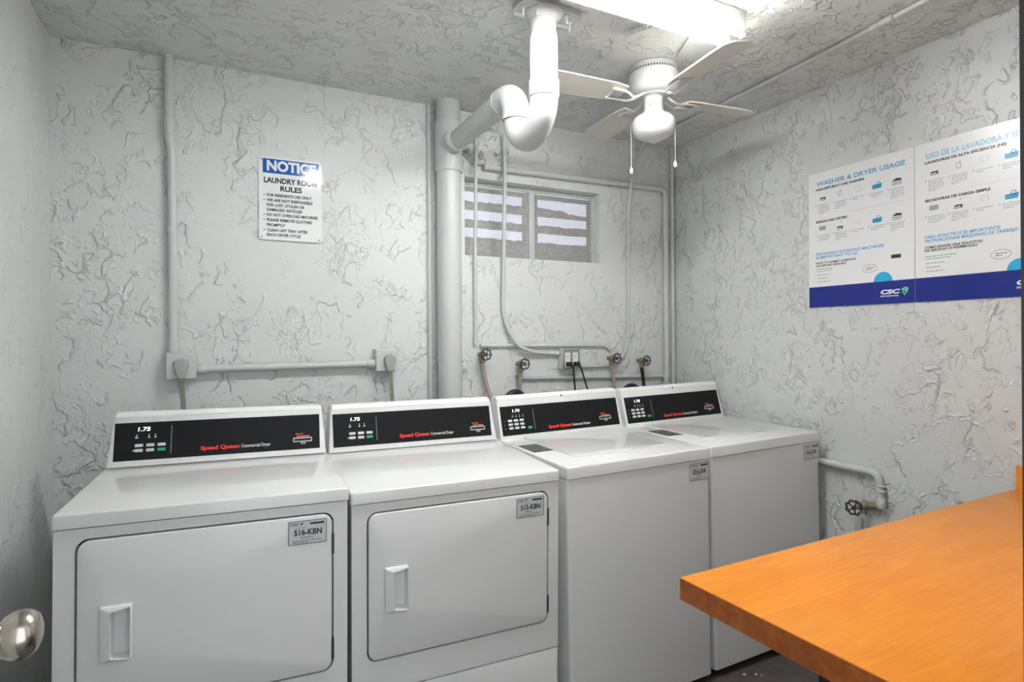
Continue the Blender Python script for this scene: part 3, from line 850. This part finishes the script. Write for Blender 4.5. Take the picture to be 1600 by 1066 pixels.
# ------------------------------------------------------------------ fluorescent fixture
FX0, FX1 = 0.47, 1.642
fl = thing('fluorescent_light', 'two-tube white fluorescent strip light on the ceiling', 'ceiling light', (FX0, 1.466, ZC))
fw = FX1 - FX0
bm = BM(); add_box(bm, 0, fw, -0.032, 0.088, -0.054, 0.0, 0.003, 2); add_box(bm, 0.002, fw - 0.002, 0.083, 0.088, -0.070, -0.050, 0.001, 1); hs = obj('housing', bm, 'fixture', fl)  # far side widened, unseen lip added to keep tube light off the ceiling
for y in (-0.0185, 0.042):
    bm = BM(); add_tube(bm, [(0.024, y, -0.0715), (fw - 0.016 - (0.014 if y > 0 else 0), y, -0.0715)], 0.0135, 24); obj('tube', bm, 'tube', fl)
    for x0, x1 in ((0.018, 0.026), (fw - 0.018 - (0.014 if y > 0 else 0), fw - 0.010 - (0.014 if y > 0 else 0))):
        bm = BM(); add_tube(bm, [(x0, y, -0.0715), (x1, y, -0.0715)], 0.0140, 24); obj('tube_end_cap', bm, 'steel', fl)
    for x in (0.006, fw - 0.012 - (0.012 if y > 0 else 0)):
        bm = BM(); add_box(bm, x, x + 0.012, y - 0.012, y + 0.012, -0.088, -0.048, 0.004, 2); obj('lamp_holder', bm, 'plastic', fl)
bm = BM()
for x in (fw - 0.0005,):
    for y, z in ((-0.02, -0.012), (-0.02, -0.026), (0.0, -0.018), (0.02, -0.012)):
        add_lathe(bm, [(0.003, 0), (0.003, 0.0007), (0, 0.0007)], 10, axis((x, y, z), (1, 0, 0)))
obj('knockouts', bm, 'slot', hs)
bm = BM(); add_box(bm, -0.008, 0.008, 0, 0.26, -0.011, 0.0, 0.002, 1)
o = obj('wire_raceway', bm, 'paint'); o.matrix_world = Matrix.Translation((1.545, 1.556, ZC)) @ Matrix.Rotation(R(-26), 4, 'Z')
tag(o, 'thin painted wire raceway on the ceiling between light and fan', 'raceway')

# ------------------------------------------------------------------ ceiling fan (blades modelled at rest)
fan = thing('ceiling_fan', 'white four-blade ceiling fan with a glass globe light', 'ceiling fan', (1.640, 1.913, ZC))
bm = BM(); add_lathe(bm, [(0.092, 0), (0.098, -0.006), (0.099, -0.030), (0.1015, -0.033), (0.1015, -0.036), (0.1015, -0.080), (0.098, -0.098), (0.088, -0.110), (0.072, -0.116), (0.060, -0.118), (0.0, -0.118)], 48); hub = obj('motor_housing', bm, 'fan', fan)
bm = BM()
for k in range(56):
    a = 2 * math.pi * k / 56
    m_ = Matrix.Rotation(a, 4, 'Z') @ Matrix.Translation((0.0987, 0, -0.027))
    vs = [m_ @ Vector(p) for p in ((0, -0.0022, -0.004), (0, 0.0022, -0.004), (-0.0004, 0.0022, 0.004), (-0.0004, -0.0022, 0.004))]
    bm.faces.new([bm.verts.new(v + (m_.to_3x3() @ Vector((0.0008, 0, 0)))) for v in vs])
obj('vent_slots', bm, 'slot', hub)
for k in range(4):
    a = R(85 + 90 * k)
    m_ = Matrix.Rotation(a, 4, 'Z')
    # blade: paddle with rounded tip, pitched
    pm = m_ @ Matrix.Translation((0, 0, -0.130)) @ Matrix.Rotation(R(11), 4, 'X')
    pts = [(0.150, -0.046), (0.20, -0.056), (0.44, -0.066)] + [(0.465 + 0.047 * math.cos(R(t)), (0.066 - 0.045) * (1 if t > 0 else -1) + 0.045 * math.sin(R(t))) for t in (-80, -60, -40, -20, 0.01, 20, 40, 60, 80)] + [(0.44, 0.066), (0.20, 0.056), (0.150, 0.046)]
    bm = BM(); add_prism(bm, pts, 0.006, pm); bl = obj('fan_blade', bm, 'blade', fan)
    bm = BM()
    for s in (-1, 1):
        add_tube(bm, [m_ @ Vector(p) for p in spline([(0.055, s * 0.012, -0.117), (0.085, s * 0.016, -0.135), (0.115, s * 0.022, -0.146), (0.150, s * 0.030, -0.138 + s * 0.004), (0.215, s * 0.030, -0.135 + s * 0.006)], 5)], 0.0055, 8)
    add_tube(bm, [m_ @ Vector((0.205, -0.03, -0.141)), m_ @ Vector((0.205, 0.03, -0.129))], 0.005, 8)
    obj('blade_bracket', bm, 'fan', bl)
bm = BM(); add_lathe(bm, [(0.060, -0.116), (0.060, -0.122), (0.040, -0.128), (0.0395, -0.184), (0.046, -0.187), (0.046, -0.199), (0.040, -0.203), (0, -0.203)], 36); kit = obj('light_kit', bm, 'fan', fan)
bm = BM()
for t, z in ((-60, -0.145), (-58, -0.155), (-150, -0.165), (-20, -0.166)):
    add_lathe(bm, [(0.0028, 0), (0.0028, 0.0008), (0, 0.0008)], 8, axis((0.0395 * math.cos(R(t)), 0.0395 * math.sin(R(t)), z), (math.cos(R(t)), math.sin(R(t)), 0)))
obj('screw_holes', bm, 'slot', kit)
bm = BM(); add_lathe(bm, [(0.044, -0.200), (0.060, -0.203), (0.078, -0.210), (0.0865, -0.220), (0.0885, -0.234), (0.0885, -0.250), (0.084, -0.268), (0.074, -0.283), (0.057, -0.295), (0.035, -0.304), (0.016, -0.311), (0.006, -0.3165), (0, -0.3175)], 40); obj('glass_globe', bm, 'globe', fan)
for dx, dy, zb in ((-0.0655, 0.056, -0.412), (0.060, -0.0515, -0.398)):
    bm = BM(); add_tube(bm, spline([(dx * 0.5, dy * 0.5, -0.190), (dx * 0.85, dy * 0.85, -0.205), (dx * 1.08, dy * 1.08, -0.235), (dx * 1.08, dy * 1.08, -0.30), (dx * 1.08, dy * 1.08, zb)], 6), 0.0012, 6); ch = obj('pull_chain', bm, 'fixture', fan)
    bm = BM(); add_lathe(bm, [(0.002, 0.004), (0.005, -0.002), (0.0075, -0.012), (0.0072, -0.019), (0.004, -0.024), (0, -0.025)], 14, Matrix.Translation((dx * 1.08, dy * 1.08, zb))); obj('chain_pull', bm, 'plastic', ch)

# ------------------------------------------------------------------ drain stack and trap (one glued assembly)
SX, SY = 0.996, 2.625
dr = thing('drain_pipe', 'thick white drain pipe standing against the back wall with trap', 'drain pipe', (SX, SY, 0))
bm = BM(); add_tube(bm, [(0, 0, 0.0), (0, 0, ZC)], 0.0585, 40); obj('stack_pipe', bm, 'pvc', dr)
bm = BM(); add_tube(bm, [(0, 0, 2.145), (0, 0, 2.150), (0, 0, 2.375), (0, 0, 2.380)], [0.0635, 0.0655, 0.0655, 0.0635], 40)
AZ = 2.273
add_tube(bm, [(0, 0, AZ), (0, -0.11, AZ), (0, -0.116, AZ)], [0.0535, 0.0535, 0.051], 32); add_tube(bm, [(0, -0.100, AZ), (0, -0.112, AZ)], 0.0555, 32); obj('wye_fitting', bm, 'pvc', dr)
bm = BM()
TX = 0.010; RU = 0.104; Y1, Y2 = 1.733 - SY, 1.733 + 2 * RU - SY
ZU = 2.178
RE = 0.085
path_up = arc((TX, Y2 + RE, AZ - RE), RE, 180, 90, (0, 1, 0), (0, 0, 1), 12)
bm = BM(); add_tube(bm, [(TX, -0.10, AZ), (TX, Y2 + RE + 0.02, AZ)], 0.0445, 32); obj('branch_arm', bm, 'pvc', dr)
bm = BM(); add_tube(bm, [(TX, Y2, ZU - 0.01), (TX, Y2, AZ - RE)] + path_up[1:] + [(TX, Y2 + RE + 0.035, AZ)], 0.0515, 32); add_tube(bm, [(TX, Y2 + RE + 0.020, AZ), (TX, Y2 + RE + 0.040, AZ)], 0.0535, 32); add_tube(bm, [(TX, Y2, ZU - 0.012), (TX, Y2, ZU + 0.004)], 0.0530, 32); obj('upper_elbow', bm, 'pvc', dr)
ub = arc((TX, (Y1 + Y2) / 2, ZU), RU, 0, -180, (0, 1, 0), (0, 0, 1), 20)
bm = BM(); add_tube(bm, ub[:10] + [ub[10]], 0.0465, 32, False); add_tube(bm, ub[9:], 0.0485, 32); obj('trap_bend', bm, 'pvc', dr)
bm = BM(); add_tube(bm, [(TX, Y1, ZU - 0.004), (TX, Y1, ZU), (TX, Y1, ZU + 0.052), (TX, Y1, ZU + 0.055)], [0.0500, 0.0525, 0.0525, 0.050], 32); obj('slip_coupling', bm, 'pvc_clean', dr)
bm = BM(); add_tube(bm, [(TX, Y1, ZU + 0.04), (TX, Y1, ZU + 0.20), (TX, Y1, ZU + 0.225), (TX, Y1, ZC - 0.012)], [0.0475, 0.0475, 0.0425, 0.0425], 32); obj('drop_pipe', bm, 'pvc_clean', dr)
# closet flange against the ceiling with two wing plates and bolts
bm = BM()
fm = Matrix.Translation((TX, Y1, ZC - 0.018)) @ Matrix.Rotation(R(3), 4, 'Z')
add_prism(bm, rrect(-0.105, 0.135, -0.052, 0.055, 0.030, 5), 0.018, fm)
add_lathe(bm, [(0.066, 0.0), (0.060, -0.012), (0.050, -0.022), (0.0425, -0.026)], 36, fm)
add_box(bm, TX - 0.098, TX + 0.130, Y1 + 0.030, Y1 + 0.036, ZC - 0.030, ZC - 0.017)
fg = obj('ceiling_flange', bm, 'pvc_clean', dr)
for bx, by in ((-0.085, -0.012), (0.112, 0.010), (-0.045, -0.035), (0.075, -0.030)):
    bm = BM(); add_lathe(bm, [(0.010, 0.0), (0.010, -0.006), (0.0045, -0.006), (0.0042, -0.032), (0, -0.032)], 12, Matrix.Translation((TX + bx, Y1 + by, ZC - 0.018)))
    obj('bolt', bm, 'pvc_clean', fg)

# ------------------------------------------------------------------ pipes, conduits and boxes on the back wall
def pipe(name, label, cat, pts, r, m='paint', corner=0.03, fittings=(), seg=16, group=None):
    base = Vector(pts[0])
    o = thing(name, label, cat, base, group)
    bm = BM(); add_tube(bm, [Vector(p) - base for p in bend(pts, corner)], r, seg); obj('pipe_run', bm, m, o)
    for f0, f1, fr_ in fittings:
        a, b = Vector(f0) - base, Vector(f1) - base
        d = (b - a).normalized() * 0.002
        bm = BM(); add_tube(bm, [a - d, a, b, b + d], [fr_ - 0.0015, fr_, fr_, fr_ - 0.0015], seg); obj('coupling', bm, m, o)
    return o

yb = D
def conduit_box(x0, x1, z0, z1, label):
    o = thing('outlet_box', label, 'outlet box', ((x0 + x1) / 2, yb, (z0 + z1) / 2), 'dryer outlet boxes')
    w, h = x1 - x0, z1 - z0
    bm = BM(); add_box(bm, -w / 2, w / 2, -0.055, 0, -h / 2, h / 2, 0.004, 2); obj('box_body', bm, 'paint', o)
    bm = BM(); add_box(bm, -w / 2 + 0.003, w / 2 - 0.003, -0.059, -0.055, -h / 2 + 0.003, h / 2 - 0.003, 0.0015, 1); cv = obj('cover_plate', bm, 'paint', o)
    return o
conduit_box(-0.175, -0.068, 1.200, 1.306, 'painted square outlet box below the tall conduit, left of the two')
conduit_box(0.645, 0.745, 1.206, 1.308, 'painted square outlet box beside the thick drain pipe, right of the two')
pipe('electrical_conduit', 'tall vertical painted conduit from ceiling to the left outlet box', 'conduit', [(-0.160, yb - 0.020, ZC), (-0.160, yb - 0.020, 2.17), (-0.151, yb - 0.020, 2.10), (-0.150, yb - 0.020, 1.306)], 0.0165, 'paint', 0.02,
     (((-0.160, yb - 0.020, 2.17), (-0.160, yb - 0.020, 2.235), 0.0195), ((-0.150, yb - 0.022, 1.306), (-0.150, yb - 0.022, 1.33), 0.020), ((-0.152, yb - 0.020, 1.78), (-0.152, yb - 0.020, 1.80), 0.0185)))
pipe('electrical_conduit', 'horizontal painted conduit joining the two dryer outlet boxes', 'conduit', [(-0.068, yb - 0.030, 1.238), (0.645, yb - 0.030, 1.243)], 0.0155, 'paint', 0.02,
     (((-0.068, yb - 0.030, 1.238), (-0.035, yb - 0.030, 1.238), 0.0195), ((0.612, yb - 0.030, 1.243), (0.645, yb - 0.030, 1.243), 0.0195)))
pipe('thin_pipe', 'thin painted pipe running close along the left of the thick drain pipe', 'pipe', [(0.918, yb - 0.012, ZC), (0.918, yb - 0.012, 0.0)], 0.0105)
pipe('water_pipe', 'painted water pipe above the window turning down the right end', 'pipe', [(1.20, yb - 0.021, 2.212), (2.375, yb - 0.021, 2.226), (2.373, yb - 0.021, 0.30)], 0.0155, 'paint', 0.045,
     (((2.3735, yb - 0.021, 1.42), (2.3735, yb - 0.021, 1.45), 0.0175), ((2.373, yb - 0.021, 1.10), (2.373, yb - 0.021, 1.14), 0.019)))
pipe('corner_pipe', 'painted pipe in the far right corner of the back wall', 'pipe', [(2.432, yb - 0.014, ZC), (2.432, yb - 0.014, 0.0)], 0.0125)
pipe('water_pipe', 'thin painted pipe running above the black-corded outlet', 'pipe', [(1.180, yb - 0.011, 1.317), (1.940, yb - 0.011, 1.310), (1.972, yb - 0.011, 1.285)], 0.0095, 'paint', 0.03)
pipe('water_pipe', 'thin painted pipe running below the black-corded outlet', 'pipe', [(1.388, yb - 0.012, 1.17), (1.405, yb - 0.012, 1.146), (2.352, yb - 0.014, 1.124)], 0.0100, 'paint', 0.03)
pipe('flexible_conduit', 'narrow painted pipe dropping past the left window edge to a valve', 'conduit', [(1.143, yb - 0.062, 2.33), (1.145, yb - 0.050, 2.20), (1.152, yb - 0.030, 2.0), (1.153, yb - 0.016, 1.76), (1.153, yb - 0.012, 1.32)], 0.0085, 'paint', 0.05)
pipe('flexible_conduit', 'painted conduit crossing the left pane and curving to the outlet', 'conduit',
     spline([(1.290, yb - 0.075, 2.36), (1.298, yb - 0.062, 2.26), (1.301, yb - 0.056, 2.20), (1.305, yb - 0.036, 1.95), (1.308, yb - 0.020, 1.70), (1.306, yb - 0.018, 1.50), (1.328, yb - 0.028, 1.40), (1.380, yb - 0.034, 1.320), (1.456, yb - 0.030, 1.285), (1.560, yb - 0.018, 1.273), (1.628, yb - 0.018, 1.272)], 5), 0.0105, 'paint', 0.002,
     (((1.612, yb - 0.018, 1.272), (1.630, yb - 0.018, 1.272), 0.0135),))
# mortar lump where pipes pass through the wall
bm = BM(); bmesh.ops.create_icosphere(bm, subdivisions=4, radius=1.0)
for v in bm.verts:
    n_ = noise.noise(v.co * 2.3 + Vector((3, 1, 7))) * 0.22 + noise.noise(v.co * 6 + Vector((1, 9, 2))) * 0.10
    q = v.co * (1 + n_); v.co = Vector((1.215 + q.x * 0.130, yb - 0.004 + q.y * 0.046, 2.305 + q.z * 0.105))
    v.co.z = max(v.co.z, 2.222 + 0.012 * noise.noise(v.co * 30))
tag(obj('mortar_patch', bm, 'mortar', None, 80), 'lumpy painted mortar patch above the window beside the drain trap', 'mortar patch')

# ------------------------------------------------------------------ hose valves
def valve(loc, label, d=(0.35, -1, 0), drop=True, wr=0.026):
    """brass boiler valve: inlet from the wall, bonnet and stem, wheel, threaded spout turned down"""
    o = thing('hose_valve', label, 'valve', loc, 'brass hose valves')
    d = Vector(d).normalized()
    bm = BM()
    add_tube(bm, [(0, 0, 0), (0, -0.030, 0)], 0.0105, 14)
    add_lathe(bm, [(0.012, -0.014), (0.0165, -0.008), (0.0175, 0.0), (0.0165, 0.008), (0.012, 0.014)], 18, axis((0, -0.036, 0), d))
    sp = Vector((0.010, -0.006, -1)).normalized()
    add_tube(bm, [Vector((0, -0.036, 0)), Vector((0, -0.036, 0)) + sp * 0.020, Vector((0, -0.036, 0)) + sp * 0.021, Vector((0, -0.036, 0)) + sp * 0.030], [0.011, 0.011, 0.0135, 0.0135], 14)
    body = obj('valve_body', bm, 'brass', o)
    c = Vector((0, -0.036, 0))
    bm = BM(); add_lathe(bm, [(0.0135, 0.012), (0.0135, 0.020), (0.009, 0.024), (0.008, 0.032), (0.004, 0.034), (0.004, 0.046), (0, 0.046)], 6, axis(c, d)); obj('valve_bonnet', bm, 'brass', o)
    # handwheel: lobed rim, five spokes, hub
    wm = axis(c + d * 0.043, d)
    bm = BM()
    rim = [wm @ Vector(((wr + 0.0022 * math.cos(8 * 2 * math.pi * i / 64)) * math.cos(2 * math.pi * i / 64), (wr + 0.0022 * math.cos(8 * 2 * math.pi * i / 64)) * math.sin(2 * math.pi * i / 64), 0)) for i in range(65)]
    add_tube(bm, rim, 0.0036, 8, False)
    for k in range(5):
        a = 2 * math.pi * k / 5
        add_tube(bm, [wm @ Vector((0.004 * math.cos(a), 0.004 * math.sin(a), 0.002)), wm @ Vector((wr * math.cos(a), wr * math.sin(a), 0))], 0.0026, 6)
    add_lathe(bm, [(0.007, -0.003), (0.007, 0.005), (0.004, 0.007), (0, 0.007)], 12, wm)
    obj('handwheel', bm, 'wheel', o)
    return o
VV = ((1.178, 1.274, 'on the back wall, leftmost, under the narrow pipe'), (1.392, 1.222, 'on the back wall, just left of the outlet'),
      (1.968, 1.238, 'on the back wall, right of the black-corded outlet'), (2.176, 1.220, 'on the back wall nearest the right corner'))
for x, z, s in VV: valve((x, yb, z), 'brass valve with dark handwheel ' + s, (0.08, -1, 0.0))

def hose(label, pts, r, m, ferr=True, ribs=False):
    base = Vector(pts[0]); o = thing('supply_hose', label, 'hose', base, 'washer supply hoses')
    P = [p - base for p in spline(pts, 8)]
    bm = BM(); add_tube(bm, P, r, 12); obj('hose_line', bm, m, o)
    bm = BM(); add_tube(bm, [P[0] + Vector((0, 0, 0.004)), P[0] + Vector((0, 0, 0.003)), P[1] * 0.8, P[1]], [0.013, 0.0155, 0.0155, r + 0.001], 14); obj('hose_nut', bm, 'brass', o)
    return o
vy = yb - 0.036
hose('pinkish grey hose slanting down from the first valve on the left', [(1.178, vy, 1.238), (1.186, vy + 0.002, 1.19), (1.208, vy, 1.10), (1.232, vy - 0.02, 1.00), (1.25, vy - 0.024, 0.80)], 0.0105, 'hose_pink')
hose('grey hose falling straight from the second valve', [(1.392, vy, 1.186), (1.388, vy, 1.14), (1.386, vy - 0.004, 1.06), (1.386, vy - 0.02, 0.96), (1.39, vy - 0.022, 0.80)], 0.0105, 'hose_grey')
hose('pinkish hose under the valve right of the outlet', [(1.968, vy, 1.202), (1.972, vy, 1.16), (1.985, vy - 0.004, 1.06), (1.99, vy - 0.02, 0.96), (1.99, vy - 0.022, 0.80)], 0.0100, 'hose_pink')
hose('black hose under the valve nearest the right corner', [(2.176, vy, 1.184), (2.184, vy, 1.14), (2.190, vy - 0.004, 1.06), (2.19, vy - 0.02, 0.96), (2.19, vy - 0.022, 0.80)], 0.0100, 'rubber')
for x, s in ((1.318, 'left washer'), (2.036, 'right washer')):
    o = thing('drain_hose', 'black ribbed drain hose looping up behind the ' + s, 'hose', (x, yb - 0.10, 0.0), 'washer drain hoses')
    P = [Vector((-0.052, -0.03, 0.45)), Vector((-0.052, -0.03, 1.025))] + arc((0, -0.02, 1.034), 0.052, 180, 0, (1, 0, 0), (0, 0, 1), 16) + [Vector((0.052, 0.0, 1.0)), Vector((0.052, 0.02, 0.02))]
    fine = []
    for a, b in zip(P, P[1:]):
        n = max(1, int((b - a).length / 0.004))
        for i in range(n): fine.append(a.lerp(b, i / n))
    fine.append(P[-1])
    bm = BM(); add_tube(bm, fine, [0.0165 if i % 2 else 0.0145 for i in range(len(fine))], 14); obj('hose_line', bm, 'rubber', o)

# ------------------------------------------------------------------ double outlet with two black plugs
ob = thing('outlet_box', 'grey metal box with two white outlets and black plugs', 'outlet box', (1.690, yb, 1.240))
bm = BM(); add_box(bm, -0.056, 0.056, -0.050, 0, -0.052, 0.058, 0.004, 2); obj('box_body', bm, 'paint', ob)
bm = BM(); add_box(bm, -0.053, 0.053, -0.0545, -0.050, -0.049, 0.055, 0.002, 1); obj('cover_plate', bm, 'steel', ob)
for dx in (-0.024, 0.024):
    bm = BM(); rm = Matrix.Translation((dx, -0.0545, 0)) @ front_mtx()
    add_prism(bm, rrect(-0.0165, 0.0165, -0.044, 0.034, 0.005, 4), 0.003, rm, 0.001, 1); rc = obj('receptacle', bm, 'white', ob)
    bm = BM(); q = Matrix.Translation((0, -0.003, 0)) @ rm
    for zc in (0.016, -0.024):
        add_flat(bm, rect(-0.0075, -0.0050, zc, zc + 0.008), q); add_flat(bm, rect(0.0045, 0.0070, zc, zc + 0.008), q); add_flat(bm, circle(0, zc - 0.006, 0.0026, 10), q)
    obj('socket_slots', bm, 'slot', rc)
for dx, sx, zb_, lab in ((-0.024, 0.012, 0.93, 'left of the two black washer cords'), (0.024, 0.055, 0.93, 'right of the two black washer cords')):
    o = thing('power_cord', 'black plugged-in power cord, ' + lab, 'power cord', (1.690 + dx, yb - 0.0575, 1.214), 'black washer cords')
    bm = BM(); add_box(bm, -0.0155, 0.0155, -0.024, 0.0, -0.012, 0.012, 0.004, 2); add_tube(bm, [(0.009, -0.013, -0.002), (0.021, -0.013, -0.010)], [0.0085, 0.006], 10); obj('plug', bm, 'rubber', o)
    bm = BM(); add_tube(bm, spline([(0.019, -0.013, -0.008), (0.026, -0.012, -0.022), (0.027 + sx * 0.25, -0.010, -0.06), (0.030 + sx * 0.6, -0.008, -0.12), (0.032 + sx, -0.006, -0.19), (0.033 + sx * 1.1, -0.02, -0.30)], 6), 0.0048, 10); obj('cable', bm, 'rubber', o)

# ------------------------------------------------------------------ dryer cords
for x, z, s in ((-0.121, 1.247, 'left'), (0.706, 1.248, 'right')):
    o = thing('power_cord', 'grey dryer cord hanging from the %s outlet box' % s, 'power cord', (x, yb - 0.059, z), 'grey dryer cords')
    bm = BM(); m_ = front_mtx()
    pts = [(0.027 * math.cos(R(t)), 0.012 + 0.025 * math.sin(R(t))) for t in range(-10, 191, 20)] + [(-0.016, -0.034), (-0.008, -0.044), (0.008, -0.044), (0.016, -0.034)]
    add_prism(bm, pts, 0.026, m_, 0.006, 3); obj('plug', bm, 'plug_grey', o)
    bm = BM()
    for k in (-1, 0, 1):
        add_tube(bm, spline([(k * 0.0052, -0.013, -0.040), (k * 0.0056 + 0.003, -0.014, -0.09), (k * 0.0056 + 0.007, -0.016, -0.16), (k * 0.0056 + 0.008, -0.03, -0.30), (k * 0.0056 + 0.008, -0.06, -0.45)], 6), 0.0036, 8)
    add_box(bm, -0.009, 0.009, -0.020, -0.006, -0.056, -0.043, 0.002, 1)
    obj('cable', bm, 'cord_grey', o)

# ------------------------------------------------------------------ right wall pipe and valve, ceiling conduit, odds and ends
px = XR - 0.022
rp = pipe('water_pipe', 'painted pipe on the right wall bending down above the table', 'pipe', [(px, 2.12, 0.795), (px, 1.475, 0.785), (px, 1.462, 0.655), (px, 1.462, 0.645)], 0.0155, 'paint', 0.028,
     (((px, 1.4635, 0.735), (px, 1.4633, 0.738), 0.0172), ((px, 1.463, 0.712), (px, 1.463, 0.716), 0.0172), ((px, 1.462, 0.645), (px, 1.4625, 0.685), 0.0175)))
o = thing('hose_valve', 'brass valve low on the right wall, beside the table', 'valve', (px, 1.462, 0.652), 'brass hose valves')
bm = BM(); add_tube(bm, [(0, 0, 0), (-0.004, 0.03, -0.004), (-0.008, 0.055, -0.008)], [0.013, 0.015, 0.012], 16)
add_lathe(bm, [(0.014, -0.016), (0.019, -0.008), (0.020, 0.0), (0.019, 0.008), (0.014, 0.016)], 18, axis((-0.010, 0.062, -0.010), (-0.75, 0.45, -0.1)))
add_tube(bm, [(-0.012, 0.064, -0.012), (-0.014, 0.066, -0.044)], [0.013, 0.015], 14); obj('valve_body', bm, 'brass', o)
wm = axis(Vector((-0.036, 0.092, -0.024)), (-0.85, -0.35, -0.1))
bm = BM()
add_tube(bm, [(-0.012, 0.066, -0.012), (-0.036, 0.092, -0.024)], 0.006, 10); obj('valve_stem', bm, 'brass', o)
bm = BM()
add_tube(bm, [wm @ Vector(((0.029 + 0.0028 * math.cos(8 * 2 * math.pi * i / 64)) * math.cos(2 * math.pi * i / 64), (0.029 + 0.0028 * math.cos(8 * 2 * math.pi * i / 64)) * math.sin(2 * math.pi * i / 64), 0)) for i in range(65)], 0.0042, 8, False)
for k in range(5):
    a = 2 * math.pi * k / 5; add_tube(bm, [wm @ Vector((0.004 * math.cos(a), 0.004 * math.sin(a), 0.003)), wm @ Vector((0.029 * math.cos(a), 0.029 * math.sin(a), 0))], 0.003, 6)
add_lathe(bm, [(0.009, -0.003), (0.009, 0.006), (0.005, 0.008), (0, 0.008)], 12, wm); obj('handwheel', bm, 'wheel', o)

pipe('electrical_conduit', 'thin conduit along the ceiling, then down the back wall to the outlet', 'conduit',
     [(2.06, 0.30, ZC - 0.0105), (2.115, 1.11, ZC - 0.0105), (2.155, 1.62, ZC - 0.0105), (2.185, 2.25, ZC - 0.0105)] +
     spline([(2.183, yb - 0.16, ZC - 0.0105), (2.180, yb - 0.075, ZC - 0.018), (2.166, yb - 0.055, ZC - 0.065), (2.128, yb - 0.050, 2.34), (2.096, yb - 0.050, 2.20), (2.094, yb - 0.030, 2.02), (2.106, yb - 0.0145, 1.85), (2.102, yb - 0.0145, 1.55), (2.098, yb - 0.0145, 1.40), (2.082, yb - 0.015, 1.29), (2.030, yb - 0.0125, 1.217), (1.960, yb - 0.0110, 1.197), (1.850, yb - 0.016, 1.196), (1.742, yb - 0.022, 1.198)], 5), 0.0088, 'paint', 0.002,
     (((2.117, 1.22, ZC - 0.0135), (2.120, 1.265, ZC - 0.0135), 0.0125), ((2.1225, 1.27, ZC - 0.0125), (2.1235, 1.30, ZC - 0.0125), 0.0115),
      ((2.0945, yb - 0.048, 2.165), (2.095, yb - 0.050, 2.195), 0.0125), ((2.100, yb - 0.0145, 1.49), (2.100, yb - 0.0145, 1.505), 0.011)))
bm = BM()
hel = []
for i in range(161):
    t = i / 160; a = 2 * math.pi * 9 * t
    hel.append(Vector((1.345 + 0.050 * t + 0.009 * math.cos(a) * 0.8, 1.735 - 0.10 * t + 0.004 * math.cos(a), ZC - 0.0105 + 0.009 * math.sin(a))))
add_tube(bm, hel, 0.0022, 6); tag(obj('coiled_wire', bm, 'paint'), 'small painted wire coil on the ceiling between drain trap and light', 'wire')
for x, y, s, lab in ((1.878, 1.672, 0.011, 'largest pale lint scrap on the dark floor before the right washer'), (1.921, 1.652, 0.008, 'thin pale lint scrap on the dark floor nearer the table'), (1.935, 1.638, 0.006, 'smallest pale lint scrap on the dark floor under the table edge')):
    bm = BM(); bmesh.ops.create_icosphere(bm, subdivisions=2, radius=1.0)
    for v in bm.verts:
        q = v.co * (1 + 0.4 * noise.noise(v.co * 2 + Vector((x * 50, 0, 0)))); v.co = Vector((x + q.x * s * 0.7, y + q.y * s * 0.5, 0.0025 + max(-0.0024, q.z * 0.003)))
    tag(obj('lint_scrap', bm, 'lint'), lab, 'lint', 'lint scraps on the floor')
